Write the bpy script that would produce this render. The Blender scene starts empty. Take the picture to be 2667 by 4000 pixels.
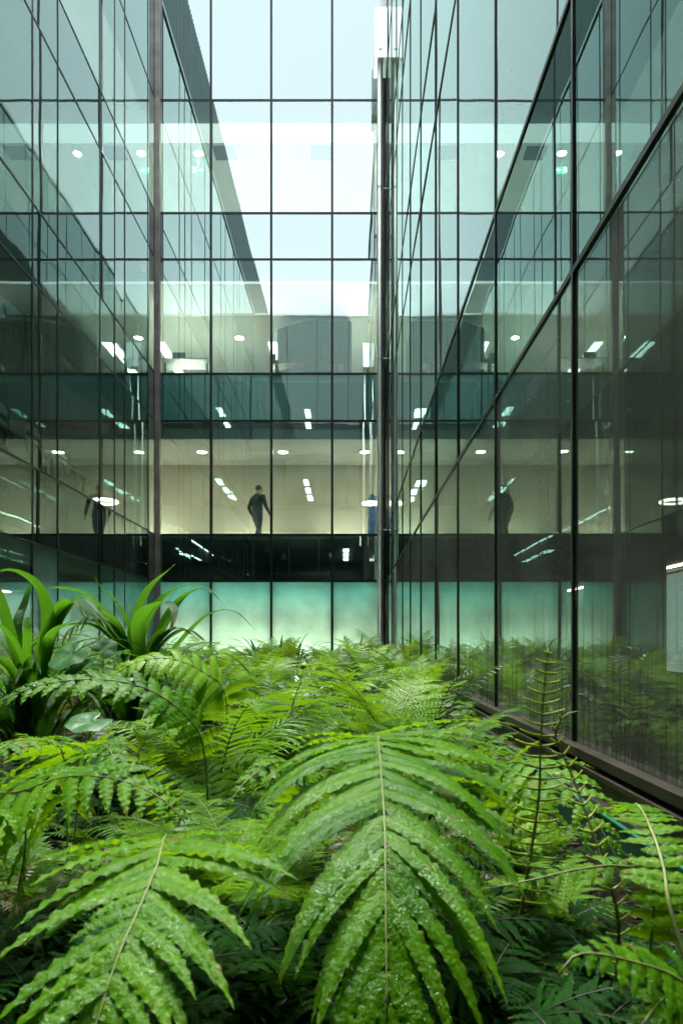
import bpy, bmesh, math, random
from mathutils import Vector, Matrix
R = math.radians
rnd = random.Random(7)
S = bpy.context.scene
COL = S.collection

# ------------------------------------------------------------------ camera, world, sun, exposure
CAMZ = 1.34
cam = bpy.data.objects.new('camera', bpy.data.cameras.new('camera'))
COL.objects.link(cam); S.camera = cam
cam.location = (0, 0, CAMZ); cam.rotation_euler = (R(90), 0, 0)
cd = cam.data
cd.sensor_fit = 'VERTICAL'; cd.sensor_height = 36; cd.sensor_width = 24; cd.lens = 24.66
cd.shift_x = -26.5/4000; cd.shift_y = 507/4000
cd.clip_start = 0.05; cd.clip_end = 600
cd.dof.use_dof = True; cd.dof.focus_distance = 4.5; cd.dof.aperture_fstop = 8

SUN_EL, SUN_AZ = 74, -14          # degrees; azimuth measured from +Y towards +X
w = bpy.data.worlds.new('World'); S.world = w; w.use_nodes = True
nt = w.node_tree; nt.nodes.clear()
sky = nt.nodes.new('ShaderNodeTexSky'); sky.sky_type = 'NISHITA'; sky.sun_disc = False
sky.sun_elevation = R(SUN_EL); sky.sun_rotation = R(SUN_AZ)
sky.air_density = 1.0; sky.dust_density = 4.0; sky.ozone_density = 1.0
hs = nt.nodes.new('ShaderNodeHueSaturation'); hs.inputs['Saturation'].default_value = 0.22
bg = nt.nodes.new('ShaderNodeBackground'); bg.inputs['Strength'].default_value = 0.11
out = nt.nodes.new('ShaderNodeOutputWorld')
nt.links.new(sky.outputs[0], hs.inputs['Color']); nt.links.new(hs.outputs[0], bg.inputs[0]); nt.links.new(bg.outputs[0], out.inputs[0])

sl = bpy.data.lights.new('sun', 'SUN'); sl.energy = 1.5; sl.angle = R(34); sl.color = (1, .97, .9)
sun = bpy.data.objects.new('sun', sl); COL.objects.link(sun)
sdir = Vector((math.sin(R(SUN_AZ))*math.cos(R(SUN_EL)), math.cos(R(SUN_AZ))*math.cos(R(SUN_EL)), math.sin(R(SUN_EL))))
sun.rotation_euler = sdir.to_track_quat('Z', 'Y').to_euler(); sun.location = sdir*40

S.view_settings.view_transform = 'Standard'; S.view_settings.look = 'None'
S.view_settings.exposure = 2.75; S.view_settings.gamma = 1.0
S.render.engine = 'CYCLES'
c = S.cycles
c.use_denoising = True
try: c.denoiser = 'OPENIMAGEDENOISE'
except Exception: pass
c.max_bounces = 10; c.diffuse_bounces = 3; c.glossy_bounces = 7; c.transmission_bounces = 4; c.transparent_max_bounces = 20
c.caustics_reflective = False; c.caustics_refractive = False
c.sample_clamp_indirect = 3.0

# ------------------------------------------------------------------ helpers
def at(xd, yd, depth):
    """world point for a position on the 1568-wide view of the photograph at a given distance"""
    k = 1.7009*depth/2740
    return Vector(((xd-799.6)*k, depth, CAMZ-(yd-1473.9)*k))

def tag(o, label=None, cat=None, group=None, kind=None):
    if label: o['label'] = label
    if cat: o['category'] = cat
    if group: o['group'] = group
    if kind: o['kind'] = kind
    return o

def empty(name, loc=(0, 0, 0), rz=0.0):
    o = bpy.data.objects.new(name, None); COL.objects.link(o)
    o.location = loc; o.rotation_euler = (0, 0, rz); o.empty_display_size = .1
    return o

class MB:
    def __init__(s): s.v = []; s.f = []; s.m = []; s.uv = {}
    def box(s, x0, x1, y0, y1, z0, z1, m=0, front=None):
        b = len(s.v)
        s.v += [(x0,y0,z0),(x1,y0,z0),(x1,y1,z0),(x0,y1,z0),(x0,y0,z1),(x1,y0,z1),(x1,y1,z1),(x0,y1,z1)]
        for i, q in enumerate([(0,3,2,1),(4,5,6,7),(0,1,5,4),(1,2,6,5),(2,3,7,6),(3,0,4,7)]):
            s.f.append(tuple(b+k for k in q)); s.m.append(front if (front is not None and i == 2) else m)
        return s
    def tube(s, pts, r, n=10, m=0, cap=True):
        pts = [Vector(p) for p in pts]; b = len(s.v)
        rr = r if isinstance(r, (list, tuple)) else [r]*len(pts)
        ref = None
        for i, p in enumerate(pts):
            t = (pts[min(i+1, len(pts)-1)]-pts[max(i-1, 0)]).normalized()
            if ref is None:
                ref = Vector((0, 0, 1)) if abs(t.z) < .9 else Vector((1, 0, 0))
            a = t.cross(ref).normalized(); c2 = a.cross(t).normalized(); ref = c2
            for k in range(n):
                an = 2*math.pi*k/n
                q = p+a*math.cos(an)*rr[i]+c2*math.sin(an)*rr[i]; s.v.append(tuple(q))
        for i in range(len(pts)-1):
            for k in range(n):
                k2 = (k+1) % n
                s.f.append((b+i*n+k, b+i*n+k2, b+(i+1)*n+k2, b+(i+1)*n+k)); s.m.append(m)
        if cap:
            s.f.append(tuple(b+k for k in range(n))[::-1]); s.m.append(m)
            e = b+(len(pts)-1)*n
            s.f.append(tuple(e+k for k in range(n))); s.m.append(m)
        return s
    def mesh(s, name, mats, smooth=False):
        me = bpy.data.meshes.new(name); me.from_pydata(s.v, [], s.f)
        for m in (mats if isinstance(mats, (list, tuple)) else [mats]): me.materials.append(m)
        me.polygons.foreach_set('material_index', s.m)
        if smooth: me.polygons.foreach_set('use_smooth', [True]*len(s.f))
        me.update()
        return me
    def build(s, name, mats, parent=None, loc=None, smooth=False):
        o = bpy.data.objects.new(name, s.mesh(name, mats, smooth)); COL.objects.link(o)
        if parent: o.parent = parent
        if loc is not None: o.location = loc
        return o

def disc(mb, cx, cy, z, r, n=20, m=0, th=.012):
    b = len(mb.v)
    for zz in (z, z+th):
        for k in range(n): mb.v.append((cx+r*math.cos(2*math.pi*k/n), cy+r*math.sin(2*math.pi*k/n), zz))
    mb.f.append(tuple(b+k for k in range(n))[::-1]); mb.m.append(m)
    mb.f.append(tuple(b+n+k for k in range(n))); mb.m.append(m)
    for k in range(n):
        k2 = (k+1) % n
        mb.f.append((b+k, b+k2, b+n+k2, b+n+k)); mb.m.append(m)

# ------------------------------------------------------------------ materials
def newmat(name):
    m = bpy.data.materials.new(name); m.use_nodes = True; m.node_tree.nodes.clear()
    t = m.node_tree
    return m, t, (lambda ty: t.nodes.new(ty)), (lambda a, b: t.links.new(a, b))

def pmat(name, col, rough=.5, metal=0.0, nscale=None, namt=.25, bump=0.0, spec=.5, coat=0.0):
    m, t, N, L = newmat(name)
    b = N('ShaderNodeBsdfPrincipled'); o = N('ShaderNodeOutputMaterial'); L(b.outputs[0], o.inputs[0])
    b.inputs['Base Color'].default_value = (*col, 1); b.inputs['Roughness'].default_value = rough
    b.inputs['Metallic'].default_value = metal; b.inputs['Specular IOR Level'].default_value = spec
    b.inputs['Coat Weight'].default_value = coat
    if nscale:
        tc = N('ShaderNodeTexCoord'); n = N('ShaderNodeTexNoise'); n.inputs['Scale'].default_value = nscale; n.inputs['Detail'].default_value = 6
        L(tc.outputs['Object'], n.inputs['Vector'])
        r = N('ShaderNodeValToRGB'); L(n.outputs['Fac'], r.inputs[0])
        r.color_ramp.elements[0].position = .3; r.color_ramp.elements[1].position = .7
        r.color_ramp.elements[0].color = (*[x*(1-namt) for x in col], 1); r.color_ramp.elements[1].color = (*[min(1, x*(1+namt)) for x in col], 1)
        L(r.outputs[0], b.inputs['Base Color'])
        if bump:
            bp = N('ShaderNodeBump'); bp.inputs['Strength'].default_value = 1; bp.inputs['Distance'].default_value = bump
            L(n.outputs['Fac'], bp.inputs['Height']); L(bp.outputs[0], b.inputs['Normal'])
    return m

def emat(name, col, s):
    m, t, N, L = newmat(name)
    e = N('ShaderNodeEmission'); o = N('ShaderNodeOutputMaterial'); L(e.outputs[0], o.inputs[0])
    e.inputs[0].default_value = (*col, 1); e.inputs[1].default_value = s
    return m

def mth(t, op, a, b=None, cl=False):
    n = t.nodes.new('ShaderNodeMath'); n.operation = op; n.use_clamp = cl
    for i, x in enumerate((a, b)):
        if x is None: continue
        if isinstance(x, (int, float)): n.inputs[i].default_value = x
        else: t.links.new(x, n.inputs[i])
    return n.outputs[0]

def glass(name, r0, tint, rtint, wave=.0016, wscale=(.9, .9, .45), body=None, rain=False, dirt=0.0, frost=None, grough=0.0):
    """coated facade glass: mirror reflection rising towards grazing over a tinted see-through (or opaque backed) body"""
    m, t, N, L = newmat(name)
    o = N('ShaderNodeOutputMaterial')
    tc = N('ShaderNodeTexCoord'); mp = N('ShaderNodeMapping'); L(tc.outputs['Object'], mp.inputs['Vector'])
    mp.inputs['Scale'].default_value = wscale
    oi = N('ShaderNodeObjectInfo')
    add = N('ShaderNodeVectorMath'); add.operation = 'ADD'; L(mp.outputs[0], add.inputs[0])
    rv = mth(t, 'MULTIPLY', oi.outputs['Random'], 37.0)
    L(rv, add.inputs[1])
    n = N('ShaderNodeTexNoise'); n.inputs['Scale'].default_value = 1.0; n.inputs['Detail'].default_value = 1.5; L(add.outputs[0], n.inputs['Vector'])
    bp = N('ShaderNodeBump'); bp.inputs['Strength'].default_value = 1.0; bp.inputs['Distance'].default_value = wave
    L(n.outputs['Fac'], bp.inputs['Height'])
    g = N('ShaderNodeBsdfGlossy'); g.inputs['Roughness'].default_value = grough; g.inputs['Color'].default_value = (*rtint, 1); L(bp.outputs[0], g.inputs['Normal'])
    if body:
        tr = N('ShaderNodeBsdfDiffuse'); tr.inputs['Color'].default_value = (*body, 1)
    elif frost:
        d1 = N('ShaderNodeBsdfTranslucent'); d1.inputs[0].default_value = (*frost, 1)
        d2 = N('ShaderNodeBsdfDiffuse'); d2.inputs[0].default_value = (*[x*.4 for x in frost], 1)
        nf = N('ShaderNodeTexNoise'); nf.inputs['Scale'].default_value = 1.6; nf.inputs['Detail'].default_value = 5; L(tc.outputs['Object'], nf.inputs['Vector'])
        rf = N('ShaderNodeValToRGB'); L(nf.outputs['Fac'], rf.inputs[0]); rf.color_ramp.elements[0].position = .32; rf.color_ramp.elements[1].position = .68
        rf.color_ramp.elements[0].color = (*[x*.72 for x in frost], 1); rf.color_ramp.elements[1].color = (*[min(1, x*1.12) for x in frost], 1); L(rf.outputs[0], d1.inputs[0])
        tr = N('ShaderNodeMixShader'); tr.inputs[0].default_value = .25; L(d1.outputs[0], tr.inputs[1]); L(d2.outputs[0], tr.inputs[2])
    else:
        tr = N('ShaderNodeBsdfTransparent'); tr.inputs['Color'].default_value = (*tint, 1)
    lw = N('ShaderNodeLayerWeight'); lw.inputs['Blend'].default_value = .5
    f5 = mth(t, 'POWER', lw.outputs['Facing'], 4.0)
    fac = mth(t, 'MULTIPLY_ADD', f5, 1-r0); fac.node.inputs[2].default_value = r0
    mx = N('ShaderNodeMixShader'); L(fac, mx.inputs[0]); L(tr.outputs[0], mx.inputs[1]); L(g.outputs[0], mx.inputs[2])
    last = mx.outputs[0]
    if rain:
        # thin film of dried rain and dust over the pane
        vd = N('ShaderNodeBsdfDiffuse'); vd.inputs[0].default_value = (.62, .70, .64, 1)
        vn = N('ShaderNodeTexNoise'); vn.inputs['Scale'].default_value = 2.2; vn.inputs['Detail'].default_value = 5; L(add.outputs[0], vn.inputs['Vector'])
        vm = N('ShaderNodeMixShader'); L(mth(t, 'MULTIPLY', vn.outputs['Fac'], .14), vm.inputs[0]); L(last, vm.inputs[1]); L(vd.outputs[0], vm.inputs[2]); last = vm.outputs[0]
    if rain or dirt:
        # fine rain specks clinging to the pane
        v = N('ShaderNodeTexVoronoi'); v.inputs['Scale'].default_value = 40; L(tc.outputs['Object'], v.inputs['Vector'])
        pn = N('ShaderNodeTexNoise'); pn.inputs['Scale'].default_value = 1.3; pn.inputs['Detail'].default_value = 3; L(add.outputs[0], pn.inputs['Vector'])
        sz = mth(t, 'MULTIPLY', v.outputs['Color'], .3)
        sp = mth(t, 'LESS_THAN', v.outputs['Distance'], sz)
        sel = mth(t, 'GREATER_THAN', pn.outputs['Fac'], .46)
        k = mth(t, 'MULTIPLY', mth(t, 'MULTIPLY', sp, sel), .8)
        d = N('ShaderNodeBsdfTranslucent'); d.inputs[0].default_value = (.75, .85, .82, 1)
        d2 = N('ShaderNodeBsdfDiffuse'); d2.inputs[0].default_value = (.75, .85, .82, 1)
        dm = N('ShaderNodeMixShader'); L(d.outputs[0], dm.inputs[1]); L(d2.outputs[0], dm.inputs[2])
        m2 = N('ShaderNodeMixShader'); L(k, m2.inputs[0]); L(last, m2.inputs[1]); L(dm.outputs[0], m2.inputs[2]); last = m2.outputs[0]
    if dirt:
        # streaks of splashed soil run down to the sill of the lowest panes
        ms = N('ShaderNodeMapping'); ms.inputs['Scale'].default_value = (38, 38, 2.2); L(tc.outputs['Object'], ms.inputs['Vector'])
        ns = N('ShaderNodeTexNoise'); ns.inputs['Scale'].default_value = 1; ns.inputs['Detail'].default_value = 3; L(ms.outputs[0], ns.inputs['Vector'])
        sx = N('ShaderNodeSeparateXYZ'); L(tc.outputs['Object'], sx.inputs[0])
        hgt = mth(t, 'SUBTRACT', 1.75, sx.outputs['Z'], False)
        hh = mth(t, 'MULTIPLY', hgt, 1.1, True)
        th = mth(t, 'MULTIPLY', mth(t, 'SUBTRACT', mth(t, 'MULTIPLY_ADD', hh, .42), 0), 1)
        k = mth(t, 'MULTIPLY', mth(t, 'SUBTRACT', mth(t, 'ADD', ns.outputs['Fac'], mth(t, 'MULTIPLY', hh, .20)), .62), 9.0, True)
        k = mth(t, 'MULTIPLY', mth(t, 'MULTIPLY', k, hh, True), dirt, True)
        dd = N('ShaderNodeBsdfDiffuse'); dd.inputs[0].default_value = (.06, .045, .028, 1)
        m3 = N('ShaderNodeMixShader'); L(k, m3.inputs[0]); L(last, m3.inputs[1]); L(dd.outputs[0], m3.inputs[2]); last = m3.outputs[0]
    L(last, o.inputs[0])
    return m

TINT = (.74, .9, .82); RT = (.82, 1.0, .955)
M = {}
M['glass_back'] = glass('glass_back', .46, TINT, RT, wave=.0014)
M['glass_side'] = glass('glass_side', .31, TINT, RT, wave=.0022)
M['glass_rain'] = glass('glass_rain', .27, TINT, RT, wave=.0022, rain=True, dirt=.5)
M['glass_low'] = glass('glass_low', .15, TINT, RT, wave=.0022, rain=True, dirt=.6, grough=.012)
M['spandrel'] = glass('spandrel', .46, TINT, RT, wave=.0012, body=(.010, .026, .026))
M['glass_front'] = glass('glass_front', .09, TINT, RT, wave=.0016)
M['spandrel_front'] = glass('spandrel_front', .09, TINT, RT, wave=.0016, body=(.05, .075, .066))
M['spandrel_teal'] = glass('spandrel_teal', .42, TINT, RT, wave=.0012, body=(.03, .24, .235))
M['spandrel_side'] = glass('spandrel_side', .32, TINT, RT, wave=.0022, body=(.012, .022, .019))
M['frost'] = glass('frost', .12, TINT, RT, wave=.001, frost=(.46, .82, .72))
m, t, N, L = newmat('glass_inner')
tr = N('ShaderNodeBsdfTransparent'); tr.inputs[0].default_value = (1, 1, 1, 1); o = N('ShaderNodeOutputMaterial'); L(tr.outputs[0], o.inputs[0]); M['inner'] = m
M['frame'] = pmat('frame', (.03, .034, .033), .4, .5, 4, .3)
M['post'] = pmat('post', (.32, .30, .275), .5, .4, 3, .25)
M['coping'] = pmat('coping', (.5, .55, .55), .4, .3, 3, .15)
M['wall_warm'] = pmat('wall_warm', (.60, .585, .48), .8, 0, 1.2, .06)
M['wall_white'] = pmat('wall_white', (.75, .76, .72), .8, 0, 1.2, .05)
M['ceil'] = pmat('ceil', (.62, .64, .58), .85, 0, 1.5, .05)
M['ceil_dark'] = pmat('ceil_dark', (.06, .065, .06), .85, 0, 1.5, .1)
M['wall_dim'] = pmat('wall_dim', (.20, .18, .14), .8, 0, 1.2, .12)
M['carpet'] = pmat('carpet', (.10, .10, .095), .95, 0, 30, .2)
M['steel'] = pmat('steel', (.95, .97, .96), .66, 1.0, 5, .03)
m = M['steel']; t = m.node_tree; b = [n for n in t.nodes if n.type == 'BSDF_PRINCIPLED'][0]
tg = t.nodes.new('ShaderNodeTangent'); tg.direction_type = 'RADIAL'; tg.axis = 'Z'
b.inputs['Anisotropic'].default_value = .95; b.inputs['Anisotropic Rotation'].default_value = .25
t.links.new(tg.outputs[0], b.inputs['Tangent'])
M['galv'] = pmat('galv', (.9, .92, .91), .32, .9, 6, .04)
M['rib'] = pmat('rib', (.028, .06, .06), .4, .5, 2, .2)
M['down_lamp'] = emat('down_lamp', (1, .93, .74), 22)
M['lin_lamp'] = emat('lin_lamp', (.92, 1, .97), 1.3)
M['strip_glow'] = emat('strip_glow', (.92, 1, .97), .22)
M['wash_lamp'] = emat('wash_lamp', (1, .90, .70), 6)
M['batten'] = emat('batten', (1, .84, .60), 4.8)
M['warm_fill'] = emat('warm_fill', (1, .92, .72), 1.6)
M['reflection_panel'] = emat('reflection_panel', (.80, 1, .88), .045)
M['teal_fill'] = emat('teal_fill', (.14, .9, .80), .9)
M['up_fill_soft'] = emat('up_fill_soft', (.94, 1, .93), 10)
M['up_fill'] = emat('up_fill', (1, .98, .82), 24)
M['reflection_ring'] = emat('reflection_ring', (1, .95, .78), 1.8)
M['white_plastic'] = pmat('white_plastic', (.7, .72, .68), .4, 0, 8, .05)
M['black_plastic'] = pmat('black_plastic', (.02, .02, .022), .4, 0, 8, .1)
M['desk'] = pmat('desk', (.40, .42, .38), .5, 0, 6, .05)
M['blue'] = pmat('blue', (.015, .10, .36), .4, 0, 6, .1)
M['navy'] = pmat('navy', (.012, .03, .09), .6, 0, 6, .1)
M['jacket'] = pmat('jacket', (.018, .026, .036), .8, 0, 20, .3)
M['trousers'] = pmat('trousers', (.015, .018, .022), .85, 0, 20, .3)
M['skin'] = pmat('skin', (.42, .25, .17), .55, 0, 20, .1)
M['hair'] = pmat('hair', (.03, .022, .018), .7, 0, 60, .3)
M['booth'] = pmat('booth', (.13, .15, .125), .6, .1, 3, .15)
M['wood'] = pmat('wood', (.32, .15, .05), .5, 0, 8, .25)
M['sign_green'] = emat('sign_green', (.02, .42, .22), 1.2)
M['sign_white'] = emat('sign_white', (.85, 1, .92), 2.2)
M['sill'] = pmat('sill', (.06, .05, .04), .4, .6, 9, .5, .001)
M['kerb_brown'] = pmat('kerb_brown', (.075, .06, .045), .5, .2, 14, .6, .001)
M['kerb_green'] = pmat('kerb_green', (.02, .075, .045), .35, .1, 3, .35)
M['edge_teal'] = pmat('edge_teal', (.02, .16, .10), .3, 0, 5, .1)

# ------------------------------------------------------------------ the four wings of the building round the court
XL, XR, YB, YF = -4.763, 0.907, 17.38, -0.25
ZH0, Z1, ZH1, Z2, ZH2, Z3, ZH3, ZT = 2.843, 3.991, 6.813, 7.98, 10.816, 11.963, 14.76, 17.7
TR = [ZH0, Z1, ZH1, Z2, ZH2, Z3, ZH3]
FLOORS = [(0.0, ZH0), (Z1, ZH1), (Z2, ZH2), (Z3, ZH3)]

def wing(name, label, loc, rz, us, x0, x1, gl, sp, depths, wallmats, sill=-.2, MW=.015, TH=.015, MD=.035, ceil=None):
    """us: mullion positions along the facade; x0..x1: extent of floors; interior lies along local +y"""
    root = empty(name, loc, R(rz)); tag(root, label, 'building')
    for u in us:
        MB().box(u-MW, u+MW, -.004, MD, sill, ZT-.1).build('mullion', M['frame'], root)
    ua, ub = us[0], us[-1]
    for z in TR:
        mb = MB()
        for a, b in zip(us[:-1], us[1:]): mb.box(a+MW, b-MW, -.003, MD-.005, z-TH, z+TH)
        mb.build('transom', M['frame'], root)
    edges = [sill]+TR+[ZT-.1]
    for i, (a, b) in enumerate(zip(us[:-1], us[1:])):
        for j in range(len(edges)-1):
            z0, z1 = edges[j], edges[j+1]
            z0 += TH if j else 0; z1 -= TH if j < len(edges)-2 else 0
            vision = j in (0, 2, 4, 6)
            mb = MB()
            mb.box(a+MW, b-MW, .003, .027, z0, z1, 1, 0)
            ta, tb = rnd.uniform(-.0022, .0022), rnd.uniform(-.0018, .0018)      # every pane sits a hair out of true
            mb.v = [(x, y+.003+ta*(x-(a+b)/2)/(b-a)*2+tb*(z-(z0+z1)/2)/(z1-z0)*2, z) for (x, y, z) in mb.v]
            g = gl(i, j) if vision else sp(i, j)
            mb.build('glass_pane' if vision else 'spandrel_panel', [g, M['inner'] if vision and g is not M['frost'] else (M['ceil_dark'] if not vision else M['frost_back'])], root)
    MB().box(ua-MW-.02, ub+MW+.02, -.03, .25, ZT-.1, ZT).build('coping', M['coping'], root)
    ceilz = [2.56, 6.45, 10.44, 14.43]
    for k, (zf, zh) in enumerate(FLOORS):
        d = depths[k]
        MB().box(x0, x1, .17, d+.2, zf-.3, zf).build('floor_slab', M['carpet'], root)
        nx = (FLOORS[k+1][0]-.31) if k < 3 else ZT-.3
        MB().box(x0, x1, .32, d+.2, ceilz[k], nx).build('ceiling', [ceil[k] if ceil else M['ceil']], root)
        MB().box(x0, x1, d, d+.15, zf+.001, ceilz[k]-.001).build('interior_wall', wallmats[k], root)
        for xa, xb in ((x0-.15, x0), (x1, x1+.15)):
            MB().box(xa, xb, .17, d+.2, zf+.001, ceilz[k]-.001).build('interior_wall', wallmats[k], root)
    MB().box(x0, x1, .10, max(depths)+.5, ZT-.28, ZT-.11).build('roof', M['carpet'], root)
    return root

M['frost_back'] = M['inner']
S0 = .006342
mull_back = [-.0+.035]+[(u-1360)*S0-XL for u in (824, 1059.5, 1297)]+[XR-XL-.035]
back = wing('glass_building', 'far glass wall of the courtyard facing the viewer, with lit corridors behind its clear panes', (XL, YB, 0), 0,
            mull_back, -4.2, 9.5, lambda i, j: M['frost'] if j == 0 else M['glass_back'], lambda i, j: M['spandrel_teal'] if j == 3 else M['spandrel'],
            [3.5, 2.9, 9.5, 5.0], [M['wall_white'], M['wall_warm'], M['wall_warm'], M['wall_white']], sill=.55, MW=.029, TH=.027, MD=.12)
L0 = -9.0
lm = [y*YB-L0 for y in (.6103, .6633, .7758, .8248, .8622, .9616)]
pre = []
u = lm[0]
for q in (1.95, .92, 1.95, .85, .65, 1.73, .92, 1.95, .92, 1.95, .85, 1.9): 
    u -= q
    if u > .2: pre.append(u)
mull_left = [.035]+sorted(pre)+lm+[YB-L0-.035]
nl = len(mull_left)
def left_glass(i, j):
    if j == 0 and (i in (nl-2, nl-4) or i % 4 == 1): return M['frost']
    return M['glass_side']
left = wing('glass_building', 'dim glass wall along the left side of the courtyard, offices with desks behind it', (XL, L0, 0), 90,
            mull_left, .1, YB-L0-.1, left_glass, lambda i, j: M['spandrel_side'],
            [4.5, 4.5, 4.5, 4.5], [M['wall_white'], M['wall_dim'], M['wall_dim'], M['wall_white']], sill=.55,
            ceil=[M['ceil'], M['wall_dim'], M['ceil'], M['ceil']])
rm = [YB*(1-(.1634+.0863*k)) for k in range(9, -1, -1)]
mull_right = [.035]+rm+[rm[-1]+1.5, rm[-1]+2.97]
right = wing('glass_building', 'rain spotted glass wall rising close on the right, mirroring the court and the ferns', (XR, YB, 0), -90,
             mull_right, .1, 17.5, lambda i, j: M['glass_low'] if j == 0 else M['glass_rain'], lambda i, j: M['spandrel_side'],
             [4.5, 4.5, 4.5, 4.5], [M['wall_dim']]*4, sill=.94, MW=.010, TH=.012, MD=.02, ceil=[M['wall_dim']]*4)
fm = [.035, .035+.95]+[.985+1.5*k for k in (1, 2)]+[XR-XL-.035]
front = wing('glass_building', 'glass wing of offices on the viewer\'s side of the court, mirrored in the far wall', (XR, YF, 0), 180,
             fm, -4, 9.0, lambda i, j: M['glass_front'], lambda i, j: M['spandrel_front'],
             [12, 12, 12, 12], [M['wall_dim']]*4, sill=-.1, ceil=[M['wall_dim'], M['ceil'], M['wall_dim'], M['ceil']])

# corrugated screen on top of the left wing and the plant box on the front wing
def corrugated(mb, x0, x1, z0, z1, y, pitch=.16, dep=.05, z1f=None):
    n = int((x1-x0)/pitch); p = (x1-x0)/n; prof = []
    for k in range(n):
        a = x0+k*p
        prof += [(a, y), (a+.35*p, y), (a+.5*p, y+dep), (a+.85*p, y+dep)]
    prof.append((x1, y))
    b = len(mb.v)
    for (x, yy) in prof:
        zt = z1f(x) if z1f else z1
        mb.v += [(x, yy, z0), (x, yy, zt), (x, y+.16, z0), (x, y+.16, zt)]
    for k in range(len(prof)-1):
        i = b+4*k
        mb.f += [(i, i+4, i+5, i+1), (i+2, i+3, i+7, i+6), (i+1, i+5, i+7, i+3), (i, i+2, i+6, i+4)]; mb.m += [0]*4
mb = MB(); corrugated(mb, 0, YB-L0+4, ZT+.002, 20.45, .02); mb.build('roof_screen', M['rib'], left)
# posts in the two far corners
MB().box(XL+.004, XL+.125, YB-.12, YB-.006, .5, ZT).build('corner_post', M['post'], back, (-XL, -YB, 0))
MB().box(XR-.09, XR-.006, YB-.14, YB-.006, .5, ZT).build('corner_post', M['frame'], back, (-XL, -YB, 0))

# kerb under the right glass wall
mb = MB().box(0, 17.3, -.045, .1, .905, .938); mb.build('sill', M['sill'], right)
mb = MB().box(0, 17.3, -.012, .1, .885, .904); mb.build('sill_gap', M['frame'], right)
mb = MB().box(0, 17.3, -.055, .1, .868, .884); mb.build('sill', M['sill'], right)
mb = MB().box(0, 17.3, -.05, .1, .862, .868).box(0, 17.3, -.04, .1, .80, .862); mb.build('kerb_panel', M['kerb_brown'], right)
mb = MB().box(0, 17.3, -.075, .1, .785, .80); mb.build('sill', M['sill'], right)
mb = MB().box(0, 17.3, -.085, .1, .35, .776); mb.build('kerb_panel', M['kerb_green'], right)
mb = MB().box(0, 17.3, -.088, .09, .776, .783); mb.build('kerb_edge', M['edge_teal'], right)

# ------------------------------------------------------------------ lamps of the rooms and lights added to fill them
def down_light(x, y, z, r, label, group):
    t = empty('downlight', (x, y, z))
    tag(t, label, 'ceiling light', group)
    mb = MB(); disc(mb, 0, 0, -.012, r, 18); mb.build('lamp', M['down_lamp'], t)
    mb = MB()
    n = 24
    for k in range(n):
        a = 2*math.pi*k/n
        for (rr, zz) in ((r+.002, -.018), (r+.03, -.018), (r+.03, 0), (r+.002, 0)): mb.v.append((rr*math.cos(a), rr*math.sin(a), zz))
    for k in range(n):
        for q in range(4):
            a, b = 4*k, 4*((k+1) % n); q2 = (q+1) % 4
            mb.f.append((a+q, a+q2, b+q2, b+q)); mb.m.append(0)
    mb.build('trim_ring', M['white_plastic'], t)
for x in (-8.2, -6.05, -3.92, -1.75, .44, 2.6):
    down_light(x, YB+1.47, 6.449, .12, 'round downlight in the corridor ceiling one floor above the ferns behind the far glass', 'downlights of the lower corridor')
for x in (-4.0, -2.28):
    down_light(x, YB+1.4, 14.428, .11, 'round downlight in the pale top corridor ceiling, %s the exit sign' % ('right above' if x < -3 else 'right of'), 'downlights of the top corridor')
down_light(-3.25, YB+3.6, 10.438, .12, 'lone round downlight in the ceiling of the middle storey behind the far glass', 'downlights of the middle storey')

def linear_light(x, y0, y1, z, wd, label, group, horiz=False):
    t = empty('linear_light', (x, (y0+y1)/2, z)); tag(t, label, 'ceiling light', group)
    h = (y1-y0)/2
    MB().box(-wd, wd, -h, h, -.03, -.004).build('diffuser', M['lin_lamp'], t)
    MB().box(-wd-.02, wd+.02, -h-.02, h+.02, -.0035, 0).build('housing', M['white_plastic'], t)
for x, lab in ((-2.3, 'long bright strip light of the middle storey beside the dark ribbed booth'), (-5.7, 'long bright strip light of the middle storey in the far left corner'), (2.0, 'long bright strip light of the middle storey beyond the right corner')):
    linear_light(x, 21.3, 23.7, 10.438, .13, lab, 'strip lights of the middle storey')
for zc, x, nm in ((6.449, .0, 'lower'), (10.439, -2.33, 'middle'), (14.429, -2.35, 'upper')):
    for k in range(3):
        linear_light(x, -4.6-k*2.2-1.5, -4.6-k*2.2, zc, .15, 'strip light of the viewer side %s storey, mirrored in the far glass' % nm, 'strip lights of the viewer side %s storey' % nm)
# bright ceiling strips along the glass of the two upper storeys, made to glow
t = MB().box(-4.0, 9.4, .34, 1.0, 14.41, 14.428).build('ceiling_glow', M['strip_glow'], back)
t = MB().box(-4.0, 9.4, .34, .42, 10.42, 10.438).build('ceiling_glow', M['strip_glow'], back)
# unseen wash lights on the floor of the lower corridor
for x in (-3.2, -2.9+2.2, 1.95, 4.75, 7.2):
    MB().box(x-.7, x+.7, 2.2, 2.35, Z1+.02, Z1+.1).build('hidden_uplight', M['wash_lamp'], back)
for x in (-2.5, .2, 2.9, 5.6):  # unseen lights added below the sills to brighten the upper ceilings
    MB().box(x-.4, x+.4, 2.6, 2.75, Z2+.02, Z2+.15).build('hidden_uplight', M['up_fill'], back)
    MB().box(x-.4, x+.4, 2.6, 2.75, Z3+.02, Z3+.15).build('hidden_uplight', M['up_fill_soft'], back)
# warm batten low and added teal fill high behind the frosted ground storey
MB().box(.2, 5.4, .55, .65, .9, 1.0).build('pane_backlight', M['batten'], back)
MB().box(.2, 5.4, .3, .36, 2.50, 2.555).build('pane_backlight', M['teal_fill'], back)  # teal light added to tint the top of the panes
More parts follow.
